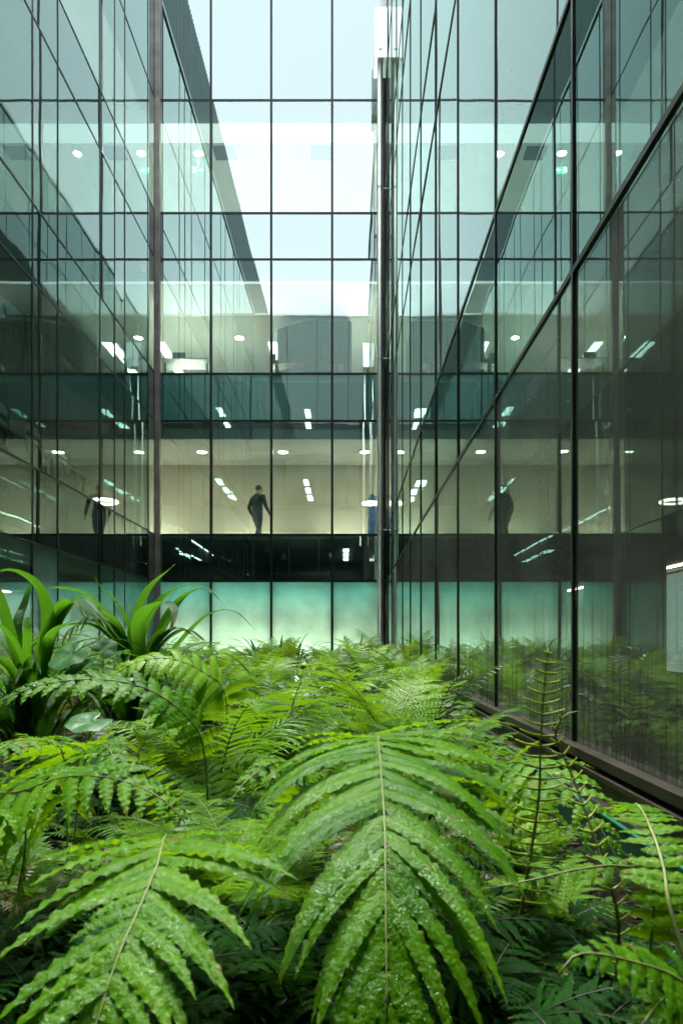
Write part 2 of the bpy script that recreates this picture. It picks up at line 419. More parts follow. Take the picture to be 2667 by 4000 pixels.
# fill strips added for low light in the left offices
MB().box(2, 26, 3.2, 3.35, 6.43, 6.448).build('fill_strip', M['lin_lamp'], left)
MB().box(2, 26, 3.2, 3.35, 10.42, 10.438).build('fill_strip', M['lin_lamp'], left)
MB().box(2, 26, 2.6, 3.2, 12.0, 12.1).build('fill_strip', M['lin_lamp'], left)
MB().box(.3, 14, 3.2, 3.3, 6.42, 6.448).build('fill_strip', M['warm_fill'], right)  # strips added to lift the dim rooms behind the right glass
MB().box(.3, 14, 4.25, 4.3, 2.53, 2.558).build('fill_strip', M['warm_fill'], right)
for a, b in ((3.5, 4.05), (5.45, 6.3), (9.0, 9.6)):  # glowing framed panels added in place of the left wing's reflection
    MB().box(a, b, 4.46, 4.499, .85, 2.45).build('reflection_panel', M['reflection_panel'], right)
    MB().box(a-.05, a-.001, 4.44, 4.499, .8, 2.5).box(b+.001, b+.05, 4.44, 4.499, .8, 2.5).box(a-.05, b+.05, 4.44, 4.499, 2.501, 2.55).build('panel_frame', M['frame'], right)
for a in (4.25, 6.9, 8.2):
    MB().box(a, a+.45, 2.6, 3.05, .002, 2.555).build('column', M['wall_dim'], right)
MB().box(2, 26, 3.4, 3.5, 2.53, 2.558).build('fill_strip', M['lin_lamp'], left)  # added fill strip for the left ground storey

def reflection_ring(x, y, z, r, ztop, label):  # hanging rings stand in for lamp reflections on the viewer's window
    t = empty('lamp_reflection', (x, y, z)); tag(t, label, 'lamp reflection', 'rings standing in for reflected lights')
    mb = MB(); mb.tube([(r*math.cos(a*math.pi/18), r*math.sin(a*math.pi/18), 0) for a in range(37)], r*.13, 8, 0, False)
    mb.build('ring', M['reflection_ring'], t, smooth=True)
    mb = MB(); disc(mb, 0, 0, .0, r*.72, 24, 0, .02); mb.build('shade', M['white_plastic'], t)
    mb = MB()
    for k in range(3):
        a = k*2.094; mb.tube([(r*.72*math.cos(a), r*.72*math.sin(a), .02), (0, 0, .35)], .0025, 5)
    mb.tube([(0, 0, .35), (0, 0, ztop-z)], .004, 5); mb.build('cable', M['black_plastic'], t)
p = at(851, 1156, 18.9); reflection_ring(p.x, p.y, p.z, .21, 6.44, 'glowing ring standing in for a lamp reflection beside the steel pipe in front of the blue trolley')
p = at(241, 1152, 16.8); reflection_ring(p.x, p.y, p.z, .28, 6.44, 'glowing ring standing in for a lamp reflection behind the left glass wall above its lowest dark band')
p = at(1434, 1192, 7.6); reflection_ring(p.x, p.y, p.z, .125, 2.84, 'glowing ring standing in for a lamp reflection behind the right glass, nearest the right edge')
p = at(1268, 1270, 10.3); reflection_ring(p.x, p.y, p.z, .125, 2.84, 'thin glowing ring standing in for a lamp reflection behind the right glass, farther in and lower')

# ceiling vents of the top storey
for x in (-3.3, -.72):
    mb = MB().box(XL*0+x-XL-.28, x-XL+.28, 1.15, 1.65, 14.405, 14.4285)
    mb.build('ceiling_vent', M['ceil_dark'], back)

# exit sign
p = at(455.5, 390.5, YB+1.6)
t = empty('exit_sign', p); tag(t, 'green exit sign with running figure and right arrow hanging in the top corridor', 'exit sign')
MB().box(-.15, .15, 0, .03, -.085, .085).build('sign_panel', M['sign_green'], t)
mb = MB()
def poly(mb, pts, y=-.003, th=.0025):
    b = len(mb.v); n = len(pts)
    for yy in (y, y+th):
        for (x, z) in pts: mb.v.append((x, yy, z))
    mb.f.append(tuple(range(b, b+n))); mb.f.append(tuple(range(b+n, b+2*n))[::-1]); mb.m += [0, 0]
    for k in range(n): mb.f.append((b+k, b+n+k, b+n+(k+1) % n, b+(k+1) % n)); mb.m.append(0)
poly(mb, [(.02, -.012), (.08, -.012), (.08, -.045), (.135, 0), (.08, .045), (.08, .012), (.02, .012)])
mb.build('arrow', M['sign_white'], t)
mb = MB()
poly(mb, [(-.125, -.07), (-.125, .07), (-.04, .07), (-.04, .055), (-.112, .055), (-.112, -.07)])
poly(mb, [(-.085, .045), (-.07, .05), (-.062, .038), (-.075, .03)])
poly(mb, [(-.10, .02), (-.075, .03), (-.045, .015), (-.035, -.005), (-.045, -.008), (-.06, .005), (-.07, -.015), (-.045, -.03), (-.05, -.062), (-.062, -.062), (-.062, -.035), (-.082, -.025), (-.105, -.055), (-.115, -.048), (-.09, -.015), (-.088, .008), (-.105, .005)])
mb.build('running_figure', M['sign_white'], t)
MB().box(-.004, .004, .01, .018, .086, 14.43-p.z-.002).build('hanger', M['white_plastic'], t)

# ------------------------------------------------------------------ desks with office things in the left wing, one floor up
dz = Z1
xd = -5.34
desk_y = [(9.3, 11.0), (11.05, 12.75), (12.8, 14.5)]
for k, (a, b) in enumerate(desk_y):
    t = empty('desk', (xd, (a+b)/2, dz)); h = (b-a)/2
    tag(t, ['white office desk behind the left glass nearest the left edge', 'white office desk behind the left glass, middle of the row', 'white office desk behind the left glass farthest along, cables hanging off it'][k], 'desk', 'desks behind the left glass')
    MB().box(-.75, 0, -h, h, .69, .72).build('desk_top', M['desk'], t)
    for sx in (-.7, -.1):
        for sy in (-h+.1, h-.1): MB().box(sx-.02, sx+.02, sy-.02, sy+.02, .003, .688).build('leg', M['frame'], t)
def office_box(y, wx, wy, hz, label, name='printer'):
    t = empty(name, (xd-.05-wx/2, y, dz+.7205)); tag(t, label, 'printer' if name == 'printer' else 'paper tray')
    MB().box(-wx/2, wx/2, -wy/2, wy/2, 0, hz*.8).build('body', M['white_plastic'], t)
    MB().box(-wx/2+.02, wx/2-.02, -wy/2+.02, wy/2-.02, hz*.8+.002, hz).build('lid', M['white_plastic'], t)
    MB().box(wx/2+.001, wx/2+.012, -wy/2+.04, wy/2-.04, hz*.3, hz*.5).build('paper_slot', M['black_plastic'], t)
office_box(10.85, .42, .5, .36, 'tall white printer on the desk at the left edge behind glass')
office_box(12.0, .4, .55, .34, 'white printer on the middle desk behind the left glass')
office_box(13.25, .35, .4, .2, 'low white printer beside a black monitor behind the left glass')
def monitor(y, label):
    t = empty('monitor', (xd-.3, y, dz+.7205)); tag(t, label, 'monitor')
    MB().box(-.1, .1, -.14, .14, 0, .015).build('base', M['black_plastic'], t)
    MB().box(-.02, .02, -.03, .03, .016, .2).build('stand', M['black_plastic'], t)
    MB().box(.021, .05, -.28, .28, .12, .46).build('screen', M['black_plastic'], t)
monitor(13.85, 'black monitor seen from behind on the farthest desk behind the left glass')
monitor(11.3, 'black monitor on the middle desk between two white printers')
mb = MB()
for k in range(7):
    y0 = 11.0+k*.52; pts = []
    for q in range(9):
        f = q/8; pts.append((xd+.015+.01*math.sin(q), y0+f*.45, dz+.7-.28*math.sin(math.pi*f)*(.6+.4*((k*7) % 3)/2)))
    mb.tube(pts, .006, 5)
o = mb.build('cable', M['black_plastic'], None, smooth=True); tag(o, 'black cables looping down behind the desks at the left glass', 'cable')

# ------------------------------------------------------------------ blue trolley in the lower corridor
p = at(856, 1222, YB+2.3)
t = empty('trolley', (p.x, p.y, Z1)); tag(t, 'blue upright trolley standing in the corridor just left of the steel pipe', 'trolley')
MB().box(-.13, .10, -.06, .06, .14, 1.40).build('upright', M['blue'], t)
MB().box(-.10, .02, -.07, .05, 1.402, 1.47).box(.02, .42, -.03, .01, 1.40, 1.44).build('handle', M['navy'], t)
MB().box(.102, .40, -.04, .2, .2, 1.1).build('bag', M['navy'], t)
MB().box(-.2, .42, -.08, .3, .08, .138).build('base', M['blue'], t)
for sx in (-.14, .36):
    for sy in (-.04, .24):
        mb = MB().tube([(sx-.02, sy, .04), (sx+.02, sy, .04)], .04, 12); mb.build('wheel', M['black_plastic'], t)
for z in (.35, .62, .9):
    MB().box(-.131, .101, -.064, -.0605, z, z+.03).build('band', M['navy'], t)

# ribbed booth and curved counter on the middle storey behind the far glass
t = empty('booth', (-1.0, 20.1, Z2)); tag(t, 'tall dark ribbed booth with a slanted left side on the middle storey', 'booth')
mb = MB()
foot = [(-.97, -.3), (-.2, -.8), (1.06, -.8), (1.06, .8), (-.97, .8)]
prof = []
for (a, b) in zip(foot, foot[1:]+foot[:1]):
    A, Bv = Vector(a), Vector(b); ln = (Bv-A).length; n = max(2, int(ln/.09)); nrm = Vector(((Bv-A).y, -(Bv-A).x)).normalized()
    for k in range(n):
        for f, dd in ((0, 0), (.4, 0), (.5, .03), (.9, .03)): prof.append(A.lerp(Bv, (k+f)/n)+nrm*dd)
b = len(mb.v)
for q in prof: mb.v += [(q.x, q.y, .003), (q.x, q.y, 2.18)]
n = len(prof)
for k in range(n): mb.f.append((2*k, 2*((k+1) % n), 2*((k+1) % n)+1, 2*k+1)); mb.m.append(0)
mb.f.append(tuple(2*k+1 for k in range(n))); mb.m.append(0)
mb.build('ribbed_wall', M['booth'], t)
mb = MB(); mb.v = [(x*1.0, y*1.0, z) for z in (2.181, 2.24) for (x, y) in foot]; mb.f = [(0, 1, 2, 3, 4)[::-1], (5, 6, 7, 8, 9)]+[(k, (k+1) % 5, 5+(k+1) % 5, 5+k) for k in range(5)]; mb.m = [0]*7
mb.build('cap', M['ceil'], t)
t = empty('counter', (-1.2, 18.6, Z2)); tag(t, 'curved wooden counter in front of the ribbed booth', 'counter')
mb = MB(); n = 20
for k in range(n+1):
    x = -.85+1.9*k/n; y = -.25*math.cos((k/n-.5)*2.4)
    mb.v += [(x, y, .68), (x, y, .78), (x, y+.45, .78), (x, y+.45, .68)]
for k in range(n):
    for q in range(4): mb.f.append((4*k+q, 4*k+(q+1) % 4, 4*k+4+(q+1) % 4, 4*k+4+q)); mb.m.append(0)
mb.f += [(0, 3, 2, 1), (4*n, 4*n+1, 4*n+2, 4*n+3)]; mb.m += [0, 0]
mb.build('top', M['wood'], t)
for x in (-.7, .1, .9): MB().box(x-.03, x+.03, -.05, .1, .003, .679).build('leg', M['frame'], t)
MB().box(-.80, -.72, -.02, .02, .781, .99).build('post', M['wood'], t)
p = at(411, 846, YB+1.1)
t = empty('monitor', (p.x, p.y, Z2+.72)); tag(t, 'small black screen by the left corner on the middle storey', 'monitor')
MB().box(-.12, .12, -.1, .1, 0, .015).build('base', M['black_plastic'], t); MB().box(-.02, .02, -.02, .02, .016, .06).build('stand', M['black_plastic'], t); MB().box(-.17, .17, -.03, -.005, .061, .25).build('screen', M['black_plastic'], t)
t = empty('desk', (p.x+.2, p.y, Z2)); tag(t, 'pale desk under the small black screen on the middle storey', 'desk')
MB().box(-.6, .6, -.3, .4, .69, .718).build('desk_top', M['desk'], t)
for sx in (-.55, .55): MB().box(sx-.02, sx+.02, -.02, .02, .003, .689).build('leg', M['frame'], t)

# ------------------------------------------------------------------ the walking person
def skin_mesh(name, verts, edges, radii, root, sub, mats, paint=None):
    me = bpy.data.meshes.new(name); me.from_pydata(verts, edges, [])
    o = bpy.data.objects.new(name, me); COL.objects.link(o)
    sk = o.modifiers.new('s', 'SKIN'); sk.use_smooth_shade = True
    for i, r in enumerate(radii):
        d = me.skin_vertices[0].data[i]; d.radius = (r, r) if not isinstance(r, tuple) else r; d.use_root = (i == root)
    ss = o.modifiers.new('u', 'SUBSURF'); ss.levels = sub; ss.render_levels = sub
    dg = bpy.context.evaluated_depsgraph_get(); m2 = bpy.data.meshes.new_from_object(o.evaluated_get(dg))
    bpy.data.objects.remove(o); m2.materials.clear()
    for q in mats: m2.materials.append(q)
    for pl in m2.polygons:
        pl.use_smooth = True
        if paint: pl.material_index = paint(pl.center)
    o = bpy.data.objects.new(name, m2); COL.objects.link(o)
    return o
V, E, RR = [], [], []
def jv(p, r, par=None):
    V.append(p); RR.append(r)
    if par is not None: E.append((par, len(V)-1))
    return len(V)-1
pel = jv((0, 0, .95), (.155, .11)); ab = jv((0, .0, 1.12), (.145, .10), pel); ch = jv((.01, 0, 1.32), (.17, .115), ab); ut = jv((.02, 0, 1.43), (.12, .09), ch)
nk = jv((.035, 0, 1.52), .055, ut); hd = jv((.06, 0, 1.60), (.075, .085), nk); ht = jv((.06, 0, 1.70), (.07, .08), hd)
nose = jv((.15, 0, 1.61), .014, hd)
for s, sw in ((1, .17), (-1, -.15)):
    hip = jv((0, .09*s, .90), .085, pel); kn = jv((sw*.5+.05, .09*s, .50), .058, hip)
    an = jv((sw*1.0-.02, .09*s, .09 if s > 0 else .13), .04, kn); toe = jv((sw*1.0+.15, .1*s, .035 if s > 0 else .04), .035, an)
    sh = jv((.02, .18*s, 1.40), .065, ut); el = jv((-sw*.35, .24*s, 1.13), .047, sh); wr = jv((-sw*.55+.12, .22*s, .92), .03, el)
    pm = jv((-sw*.55+.14, .22*s, .85), (.032, .02), wr)
    for k in range(4):
        f1 = jv((-sw*.55+.115+.018*k, .22*s, .80), .009, pm); jv((-sw*.55+.125+.018*k, .21*s, .765+.006*abs(k-1.5)), .008, f1)
    th = jv((-sw*.55+.175, .21*s, .86), .010, pm); jv((-sw*.55+.19, .205*s, .825), .009, th)
def paint(c):
    if c.z > 1.49 or (c.z < .90 and abs(c.y) > .165 and c.z > .7): return 2
    return 0 if c.z > .88 else 1
p = at(591, 1200, YB+2.3)
person = empty('person', (p.x, p.y, Z1), R(48)); person.scale = (1.22, 1.18, 1.0); tag(person, 'person in dark jacket and trousers walking to the right along the lit corridor', 'person')
b = skin_mesh('body', V, E, RR, 0, 2, [M['jacket'], M['trousers'], M['skin']], paint); b.parent = person
h = skin_mesh('hair', [(.02, 0, 1.58), (.035, 0, 1.68), (.075, 0, 1.735)], [(0, 1), (1, 2)], [(.065, .085), (.085, .09), (.06, .07)], 0, 2, [M['hair']]); h.parent = person

# ------------------------------------------------------------------ downpipes with hoppers
def downpipe(x, y, label, sgn=1):
    t = empty('downpipe', (x, y, .55)); tag(t, label, 'downpipe', 'steel downpipes')
    b = .55
    MB().tube([(0, 0, 0), (0, 0, 14.84-b)], .069, 28).build('pipe', M['steel'], t, smooth=True)
    for z in (10.6+CAMZ, 6.63+CAMZ, 2.62+CAMZ):
        mb = MB().tube([(0, 0, z-b-.025), (0, 0, z-b+.025)], .078, 24); mb.box(.07, .16, -.015, .015, z-b-.012, z-b+.012); mb.box(-.012, .012, -.09, -.076, z-b-.02, z-b+.02)
        mb.build('clamp', M['steel'], t)
    for z in (12.9, 8.6, 4.9, 2.85):
        MB().tube([(0, 0, z-b-.006), (0, 0, z-b+.006)], .0715, 24).build('joint', M['steel'], t)
    hp = MB().box(-.137, .155, -.2*sgn if sgn > 0 else -.4, .4 if sgn > 0 else .2, 14.84-b, 16.0-b).build('hopper', M['galv'], t)
    yf = -.2 if sgn > 0 else .2
    for bx in (-.0,):
        mb = MB(); mb.tube([(bx, yf-.02*sgn, 15.05-b), (bx, yf+.01*sgn, 15.05-b)], [.03, .045], 14); mb.build('bolt', M['galv'], hp)
    MB().box(.02, .155, .0, .2, 16.0-b+.001, 17.75-b).build('channel', M['steel'], t)
downpipe(.742, 16.4, 'polished steel downpipe with a white hopper box standing in the far right corner')
t2 = empty('downpipe', (.742, -.02, 9.0)); tag(t2, 'steel downpipe with hopper over the near right corner, mirrored in the far glass', 'downpipe', 'steel downpipes')
MB().tube([(0, 0, -3), (0, 0, 5.84)], .069, 28).build('pipe', M['steel'], t2, smooth=True)
MB().box(-.137, .155, -.2, .4, 5.84, 7.0).build('hopper', M['galv'], t2)

#PLANTS
# ------------------------------------------------------------------ planting bed
def soil_h(x, y):
    h = .62 + .10*min(1, max(0, (y-1.5)/8)) + .05*math.sin(x*1.7+y*.9)+.03*math.sin(x*4.1-y*2.3)
    if x > .35: h += (x-.35)*.12
    return h
mb = MB(); nx, ny = 60, 150
x0, x1, y0, y1 = XL-.0, XR+.05, -.3, YB+.05
for j in range(ny+1):
    for i in range(nx+1):
        x = x0+(x1-x0)*i/nx; y = y0+(y1-y0)*j/ny
        mb.v.append((x, y, soil_h(x, y)+rnd.uniform(-.012, .012)))
for j in range(ny):
    for i in range(nx):
        a = j*(nx+1)+i; mb.f.append((a, a+1, a+nx+2, a+nx+1)); mb.m.append(0)
M['soil'] = pmat('soil', (.007, .006, .0035), .85, 0, 24, .7, .02, spec=.06)
g = mb.build('ground', M['soil'], smooth=True); tag(g, kind='structure')

def leafmat(name, c0, c1, tr=.35, rough=.3, blister=0.0, bscale=160, midrib=.5, coat=.0, tcol=None, spec=.3, brown=.7, wet=0.0, ribs=0.0):
    m, t, N, L = newmat(name)
    o = N('ShaderNodeOutputMaterial'); b = N('ShaderNodeBsdfPrincipled')
    tc = N('ShaderNodeTexCoord'); oi = N('ShaderNodeObjectInfo')
    n = N('ShaderNodeTexNoise'); n.inputs['Scale'].default_value = 9; n.inputs['Detail'].default_value = 5; L(tc.outputs['Object'], n.inputs['Vector'])
    f = mth(t, 'ADD', mth(t, 'MULTIPLY', n.outputs['Fac'], .75), mth(t, 'MULTIPLY', oi.outputs['Random'], .5))
    uv = N('ShaderNodeSeparateXYZ'); L(tc.outputs['UV'], uv.inputs[0])
    cell = mth(t, 'FLOOR', mth(t, 'MULTIPLY', uv.outputs['X'], .5))
    f = mth(t, 'SUBTRACT', mth(t, 'ADD', f, mth(t, 'MULTIPLY', cell, .06)), .33, True)
    mx = N('ShaderNodeMix'); mx.data_type = 'RGBA'; L(f, mx.inputs[0])
    mx.inputs[6].default_value = (*c0, 1); mx.inputs[7].default_value = (*c1, 1)
    col = mx.outputs[2]
    dist = mth(t, 'ABSOLUTE', mth(t, 'SUBTRACT', mth(t, 'SUBTRACT', uv.outputs['X'], mth(t, 'MULTIPLY', cell, 2.0)), .5))
    mr = mth(t, 'MULTIPLY', mth(t, 'LESS_THAN', dist, .05), midrib)
    m2 = N('ShaderNodeMix'); m2.data_type = 'RGBA'; L(mr, m2.inputs[0]); L(col, m2.inputs[6]); m2.inputs[7].default_value = (*[min(1, x*1.5+.01) for x in c1], 1)
    col = m2.outputs[2]
    if brown:
        nb = N('ShaderNodeTexNoise'); nb.inputs['Scale'].default_value = 28; nb.inputs['Detail'].default_value = 4; L(tc.outputs['Object'], nb.inputs['Vector'])
        kb = mth(t, 'MULTIPLY', mth(t, 'SUBTRACT', mth(t, 'ADD', nb.outputs['Fac'], mth(t, 'MULTIPLY', mth(t, 'POWER', uv.outputs['Y'], 6.0), .16)), .665), 14.0, True)
        m4 = N('ShaderNodeMix'); m4.data_type = 'RGBA'; L(mth(t, 'MULTIPLY', kb, brown), m4.inputs[0]); L(col, m4.inputs[6]); m4.inputs[7].default_value = (.16, .10, .02, 1); col = m4.outputs[2]
    L(col, b.inputs['Base Color']); b.inputs['Roughness'].default_value = rough; b.inputs['Specular IOR Level'].default_value = spec
    b.inputs['Coat Weight'].default_value = coat; b.inputs['Coat Roughness'].default_value = .12
    if blister:
        n2 = N('ShaderNodeTexNoise'); n2.inputs['Scale'].default_value = bscale; n2.inputs['Detail'].default_value = 2.5; L(tc.outputs['Object'], n2.inputs['Vector'])
        # chevron veins running out from the midrib
        vv = mth(t, 'SINE', mth(t, 'MULTIPLY', mth(t, 'SUBTRACT', mth(t, 'MULTIPLY', uv.outputs['Y'], 1.0), mth(t, 'MULTIPLY', dist, .08)), 130.0))
        hgt = mth(t, 'ADD', n2.outputs['Fac'], mth(t, 'MULTIPLY', vv, .04))
        bp = N('ShaderNodeBump'); bp.inputs['Strength'].default_value = .9; bp.inputs['Distance'].default_value = blister
        L(hgt, bp.inputs['Height']); L(bp.outputs[0], b.inputs['Normal']); L(bp.outputs[0], b.inputs['Coat Normal'])
    if ribs:
        rb = N('ShaderNodeBump'); rb.inputs['Strength'].default_value = .8; rb.inputs['Distance'].default_value = ribs
        nr = N('ShaderNodeTexNoise'); nr.inputs['Scale'].default_value = 30; L(tc.outputs['Object'], nr.inputs['Vector'])
        L(mth(t, 'ADD', mth(t, 'SINE', mth(t, 'MULTIPLY', dist, 75.0)), mth(t, 'MULTIPLY', nr.outputs['Fac'], 2.0)), rb.inputs['Height']); L(rb.outputs[0], b.inputs['Normal'])
    if wet:
        # beads of rain water lying on the blade
        nw = N('ShaderNodeTexNoise'); nw.inputs['Scale'].default_value = 260; nw.inputs['Detail'].default_value = 1.5; L(tc.outputs['Object'], nw.inputs['Vector'])
        np_ = N('ShaderNodeTexNoise'); np_.inputs['Scale'].default_value = 22; L(tc.outputs['Object'], np_.inputs['Vector'])
        bead = mth(t, 'MULTIPLY', mth(t, 'SUBTRACT', nw.outputs['Fac'], .525), 12.0, True)
        L(mth(t, 'MULTIPLY', mth(t, 'MULTIPLY', bead, mth(t, 'MULTIPLY', mth(t, 'SUBTRACT', np_.outputs['Fac'], .36), 4.0, True)), wet), b.inputs['Coat Weight'])
        bw = N('ShaderNodeBump'); bw.inputs['Strength'].default_value = 1; bw.inputs['Distance'].default_value = .004
        L(nw.outputs['Fac'], bw.inputs['Height']); L(bw.outputs[0], b.inputs['Coat Normal']); b.inputs['Coat Roughness'].default_value = .06; b.inputs['Coat IOR'].default_value = 1.45
    tl = N('ShaderNodeBsdfTranslucent')
    if tcol: tl.inputs[0].default_value = (*tcol, 1)
    else: L(col, tl.inputs[0])
    ms = N('ShaderNodeMixShader'); ms.inputs[0].default_value = tr; L(b.outputs[0], ms.inputs[1]); L(tl.outputs[0], ms.inputs[2])
    L(ms.outputs[0], o.inputs[0])
    return m
M['fern_near'] = leafmat('fern_near', (.026, .12, .002), (.11, .27, .004), .33, .36, .0026, 190, .22, .0, (.28, .55, .006), .11, .7, 1.0)
M['fern_lime'] = leafmat('fern_lime', (.065, .19, .007), (.15, .33, .013), .30, .38, .0015, 150, .25, .0, (.32, .60, .015), .12, .7, .7)
M['fern_mid'] = leafmat('fern_mid', (.022, .10, .006), (.085, .22, .010), .28, .4, .0, 90, .2, .0, (.24, .5, .015), .12, .7, .8)
M['fern_dark'] = leafmat('fern_dark', (.0035, .022, .003), (.009, .05, .005), .15, .5, .0025, 150, .3, .0, (.04, .16, .008), .04, .5, .35)  # leaf colour darkened to carry the shade under the foreground fronds
M['fern_wiry'] = leafmat('fern_wiry', (.012, .035, .012), (.04, .085, .015), .2, .35, 0, 90, .2, .0, (.05, .14, .02), .12)
M['fern_bronze'] = leafmat('fern_bronze', (.05, .05, .012), (.12, .11, .02), .3, .35, 0, 90, .2, .0, (.2, .2, .03))
M['fern_fertile'] = leafmat('fern_fertile', (.30, .44, .03), (.44, .56, .05), .2, .4, 0, 90, .1, .1, (.4, .5, .04))
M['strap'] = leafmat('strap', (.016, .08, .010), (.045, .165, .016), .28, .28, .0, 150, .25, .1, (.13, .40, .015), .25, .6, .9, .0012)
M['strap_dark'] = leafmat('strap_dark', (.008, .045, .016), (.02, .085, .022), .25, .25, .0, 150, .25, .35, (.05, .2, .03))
M['broad'] = leafmat('broad', (.02, .09, .025), (.05, .17, .04), .2, .35, .0015, 90, .4, .0)
M['stalk_pale'] = pmat('stalk_pale', (.17, .22, .06), .45, 0, 30, .3)
M['stalk_brown'] = pmat('stalk_brown', (.075, .10, .025), .5, 0, 30, .4)
M['stalk_dark'] = pmat('stalk_dark', (.02, .017, .012), .45, 0, 30, .4)

def spline(pts, n):
    pts = [Vector(p) for p in pts]
    P = [pts[0]*2-pts[1]]+pts+[pts[-1]*2-pts[-2]]
    seg = len(pts)-1; outp = []
    for i in range(n+1):
        s = min(i/n*seg, seg-1e-6); k = int(s); f = s-k
        a, b, c2, d = P[k], P[k+1], P[k+2], P[k+3]
        outp.append(.5*((2*b)+(c2-a)*f+(2*a-5*b+4*c2-d)*f*f+(3*b-a-3*c2+d)*f**3))
    # even spacing
    cum = [0]
    for i in range(n): cum.append(cum[-1]+(outp[i+1]-outp[i]).length)
    res = []; j = 0
    for i in range(n+1):
        s = cum[-1]*i/n
        while j < n-1 and cum[j+1] < s: j += 1
        f = (s-cum[j])/max(1e-9, cum[j+1]-cum[j]); res.append(outp[j].lerp(outp[j+1], min(1, f)))
    return res, cum[-1]

class Leaf(MB):
    def __init__(s): super().__init__(); s.uvs = []
    def ribbon(s, pos, bdir, ndir, wid, nv=5, fold=.0, ruf=0.0, rfreq=0.0, scal=0.0, ph=0.0, m=0):
        """a blade along pos[], nv points across"""
        b = len(s.v); n = len(pos); ro = 2*rnd.randrange(8)
        for i, p in enumerate(pos):
            u = i/(n-1)
            for k in range(nv):
                v = -1+2*k/(nv-1)
                ww = wid[i]*(1+scal*math.sin(u*rfreq+ph+(1.3 if v > 0 else 0))*abs(v))
                z = fold*abs(v)*wid[i] + ruf*(math.sin(u*rfreq+ph+v*.9)+.8*math.sin(u*rfreq*.43+ph*2.7-v*2.1)*math.sin(u*5.1+ph*3.1))*v*v*min(1, 3*u)*(1-.5*u)
                s.v.append(tuple(p+bdir[i]*(v*ww)+ndir[i]*z)); s.uvs.append((k/(nv-1)*.98+.01+ro, u))
        for i in range(n-1):
            for k in range(nv-1):
                a = b+i*nv+k; s.f.append((a, a+1, a+nv+1, a+nv)); s.m.append(m)
    def quad(s, a, b, c2, d, m=0):
        i = len(s.v); ro = 2*rnd.randrange(8); s.v += [tuple(a), tuple(b), tuple(c2), tuple(d)]; s.uvs += [(.5+ro, 0), (.99+ro, .5), (.5+ro, 1), (.01+ro, .5)]
        s.f.append((i, i+1, i+2, i+3)); s.m.append(m)
    def mesh(s, name, mats, smooth=True):
        me = super().mesh(name, mats, smooth)
        if len(s.uvs) < len(s.v): s.uvs += [(.2, .5)]*(len(s.v)-len(s.uvs))
        lay = me.uv_layers.new(name='UVMap')
        vi = [0]*len(me.loops); me.loops.foreach_get('vertex_index', vi)
        flat = []
        for k in vi: flat += s.uvs[k]
        lay.data.foreach_set('uv', flat)
        return me

def frond(L, rach, up, pairs, plen, pwid, t0=.2, ang=(80, 35), droop=.5, nu=14, ruf=.004, scal=.10, fold=-.12, lobes=12, style='pinna', prof=None, rng=None, fwd=0.35, nv=5, shorten=1.0):
    """leaflets along a rachis polyline (world points) into Leaf L"""
    rng = rng or rnd
    n = len(rach)-1
    for i in range(pairs):
        tt = t0+(1-t0)*((i+.5)/pairs)**.95
        q = tt*n; k = min(n-1, int(q)); f = q-k
        p = rach[k].lerp(rach[k+1], f); T = (rach[min(n, k+2)]-rach[max(0, k-1)]).normalized()
        ts = (tt-t0)/(1-t0)
        env = prof(ts) if prof else (min(1, .55+ts*2.2)*(1-ts**2.2*.93))
        side0 = T.cross(up)
        if side0.length < .05: side0 = Vector((1, 0, 0))
        side0.normalize(); nrm = side0.cross(T).normalized()
        for sg in (1, -1):
            le = plen*env*rng.uniform(.86, 1.12)*(rng.uniform(.35, .7) if rng.random() < .04 else 1)
            if le < .006: continue
            a = R(ang[0]+(ang[1]-ang[0])*ts+rng.uniform(-7, 7))
            d = (T*math.cos(a)+side0*sg*math.sin(a)+nrm*rng.uniform(-.16, .18)).normalized()
            pos = [p.copy()]; dirs = [d.copy()]
            step = le/nu
            dd = d.copy()
            for j in range(nu):
                u = j/nu
                dd = (dd+(T*fwd*u+Vector((0, 0, -1))*droop*(.25+u))*(1.6/nu)).normalized()
                pos.append(pos[-1]+dd*step); dirs.append(dd.copy())
            bd, nd = [], []
            for dvec in dirs:
                b_ = nrm.cross(dvec)
                if b_.length < 1e-3: b_ = T.copy()
                b_.normalize(); bd.append(b_); nd.append(dvec.cross(b_).normalized())
            if style == 'pinna':
                wid = []
                for j in range(nu+1):
                    u = j/nu; wid.append(pwid*(.35+.65*env)*max(.02, (1-u**1.7))**.75*(.75+.9*u*(1-u))*min(1, .55+u*5))
                L.ribbon(pos, bd, nd, wid, nv, fold, ruf, lobes*math.pi*2*(.5+.5*env), scal, rng.uniform(0, 6))
            elif style == 'lacy':
                for j in range(1, nu+1):
                    u = j/nu; wl = pwid*(1-u)**.8*(.5+.5*env)+.0012; st = step*1.05
                    for s2 in (1, -1):
                        a0 = pos[j-1]; tip = a0+bd[j]*s2*wl+dirs[j]*wl*.45+nd[j]*rng.uniform(-.15, .1)*wl
                        mid = (a0+tip)*.5
                        L.quad(a0, mid+dirs[j]*st*.42, tip, mid-dirs[j]*st*.42)
                # the thin midrib itself
                L.ribbon(pos[::max(1, nu//4)], bd[::max(1, nu//4)], nd[::max(1, nu//4)], [.0009]*len(pos[::max(1, nu//4)]), 2)
            elif style == 'linear':
                wid = [pwid*(1-(j/nu)**3)+.0004 for j in range(nu+1)]
                L.ribbon(pos, bd, nd, wid, 3, -.3)
            elif style == 'fertile':
                L.tube(pos, [pwid*(1-.5*(j/nu)) for j in range(nu+1)], 5)
                L.uvs += [(.2, .5)]*(len(L.v)-len(L.uvs))

def stalk(mb, rach, r0, r1, n=6):
    k = len(rach); mb.tube(rach, [r0+(r1-r0)*i/(k-1) for i in range(k)], n)

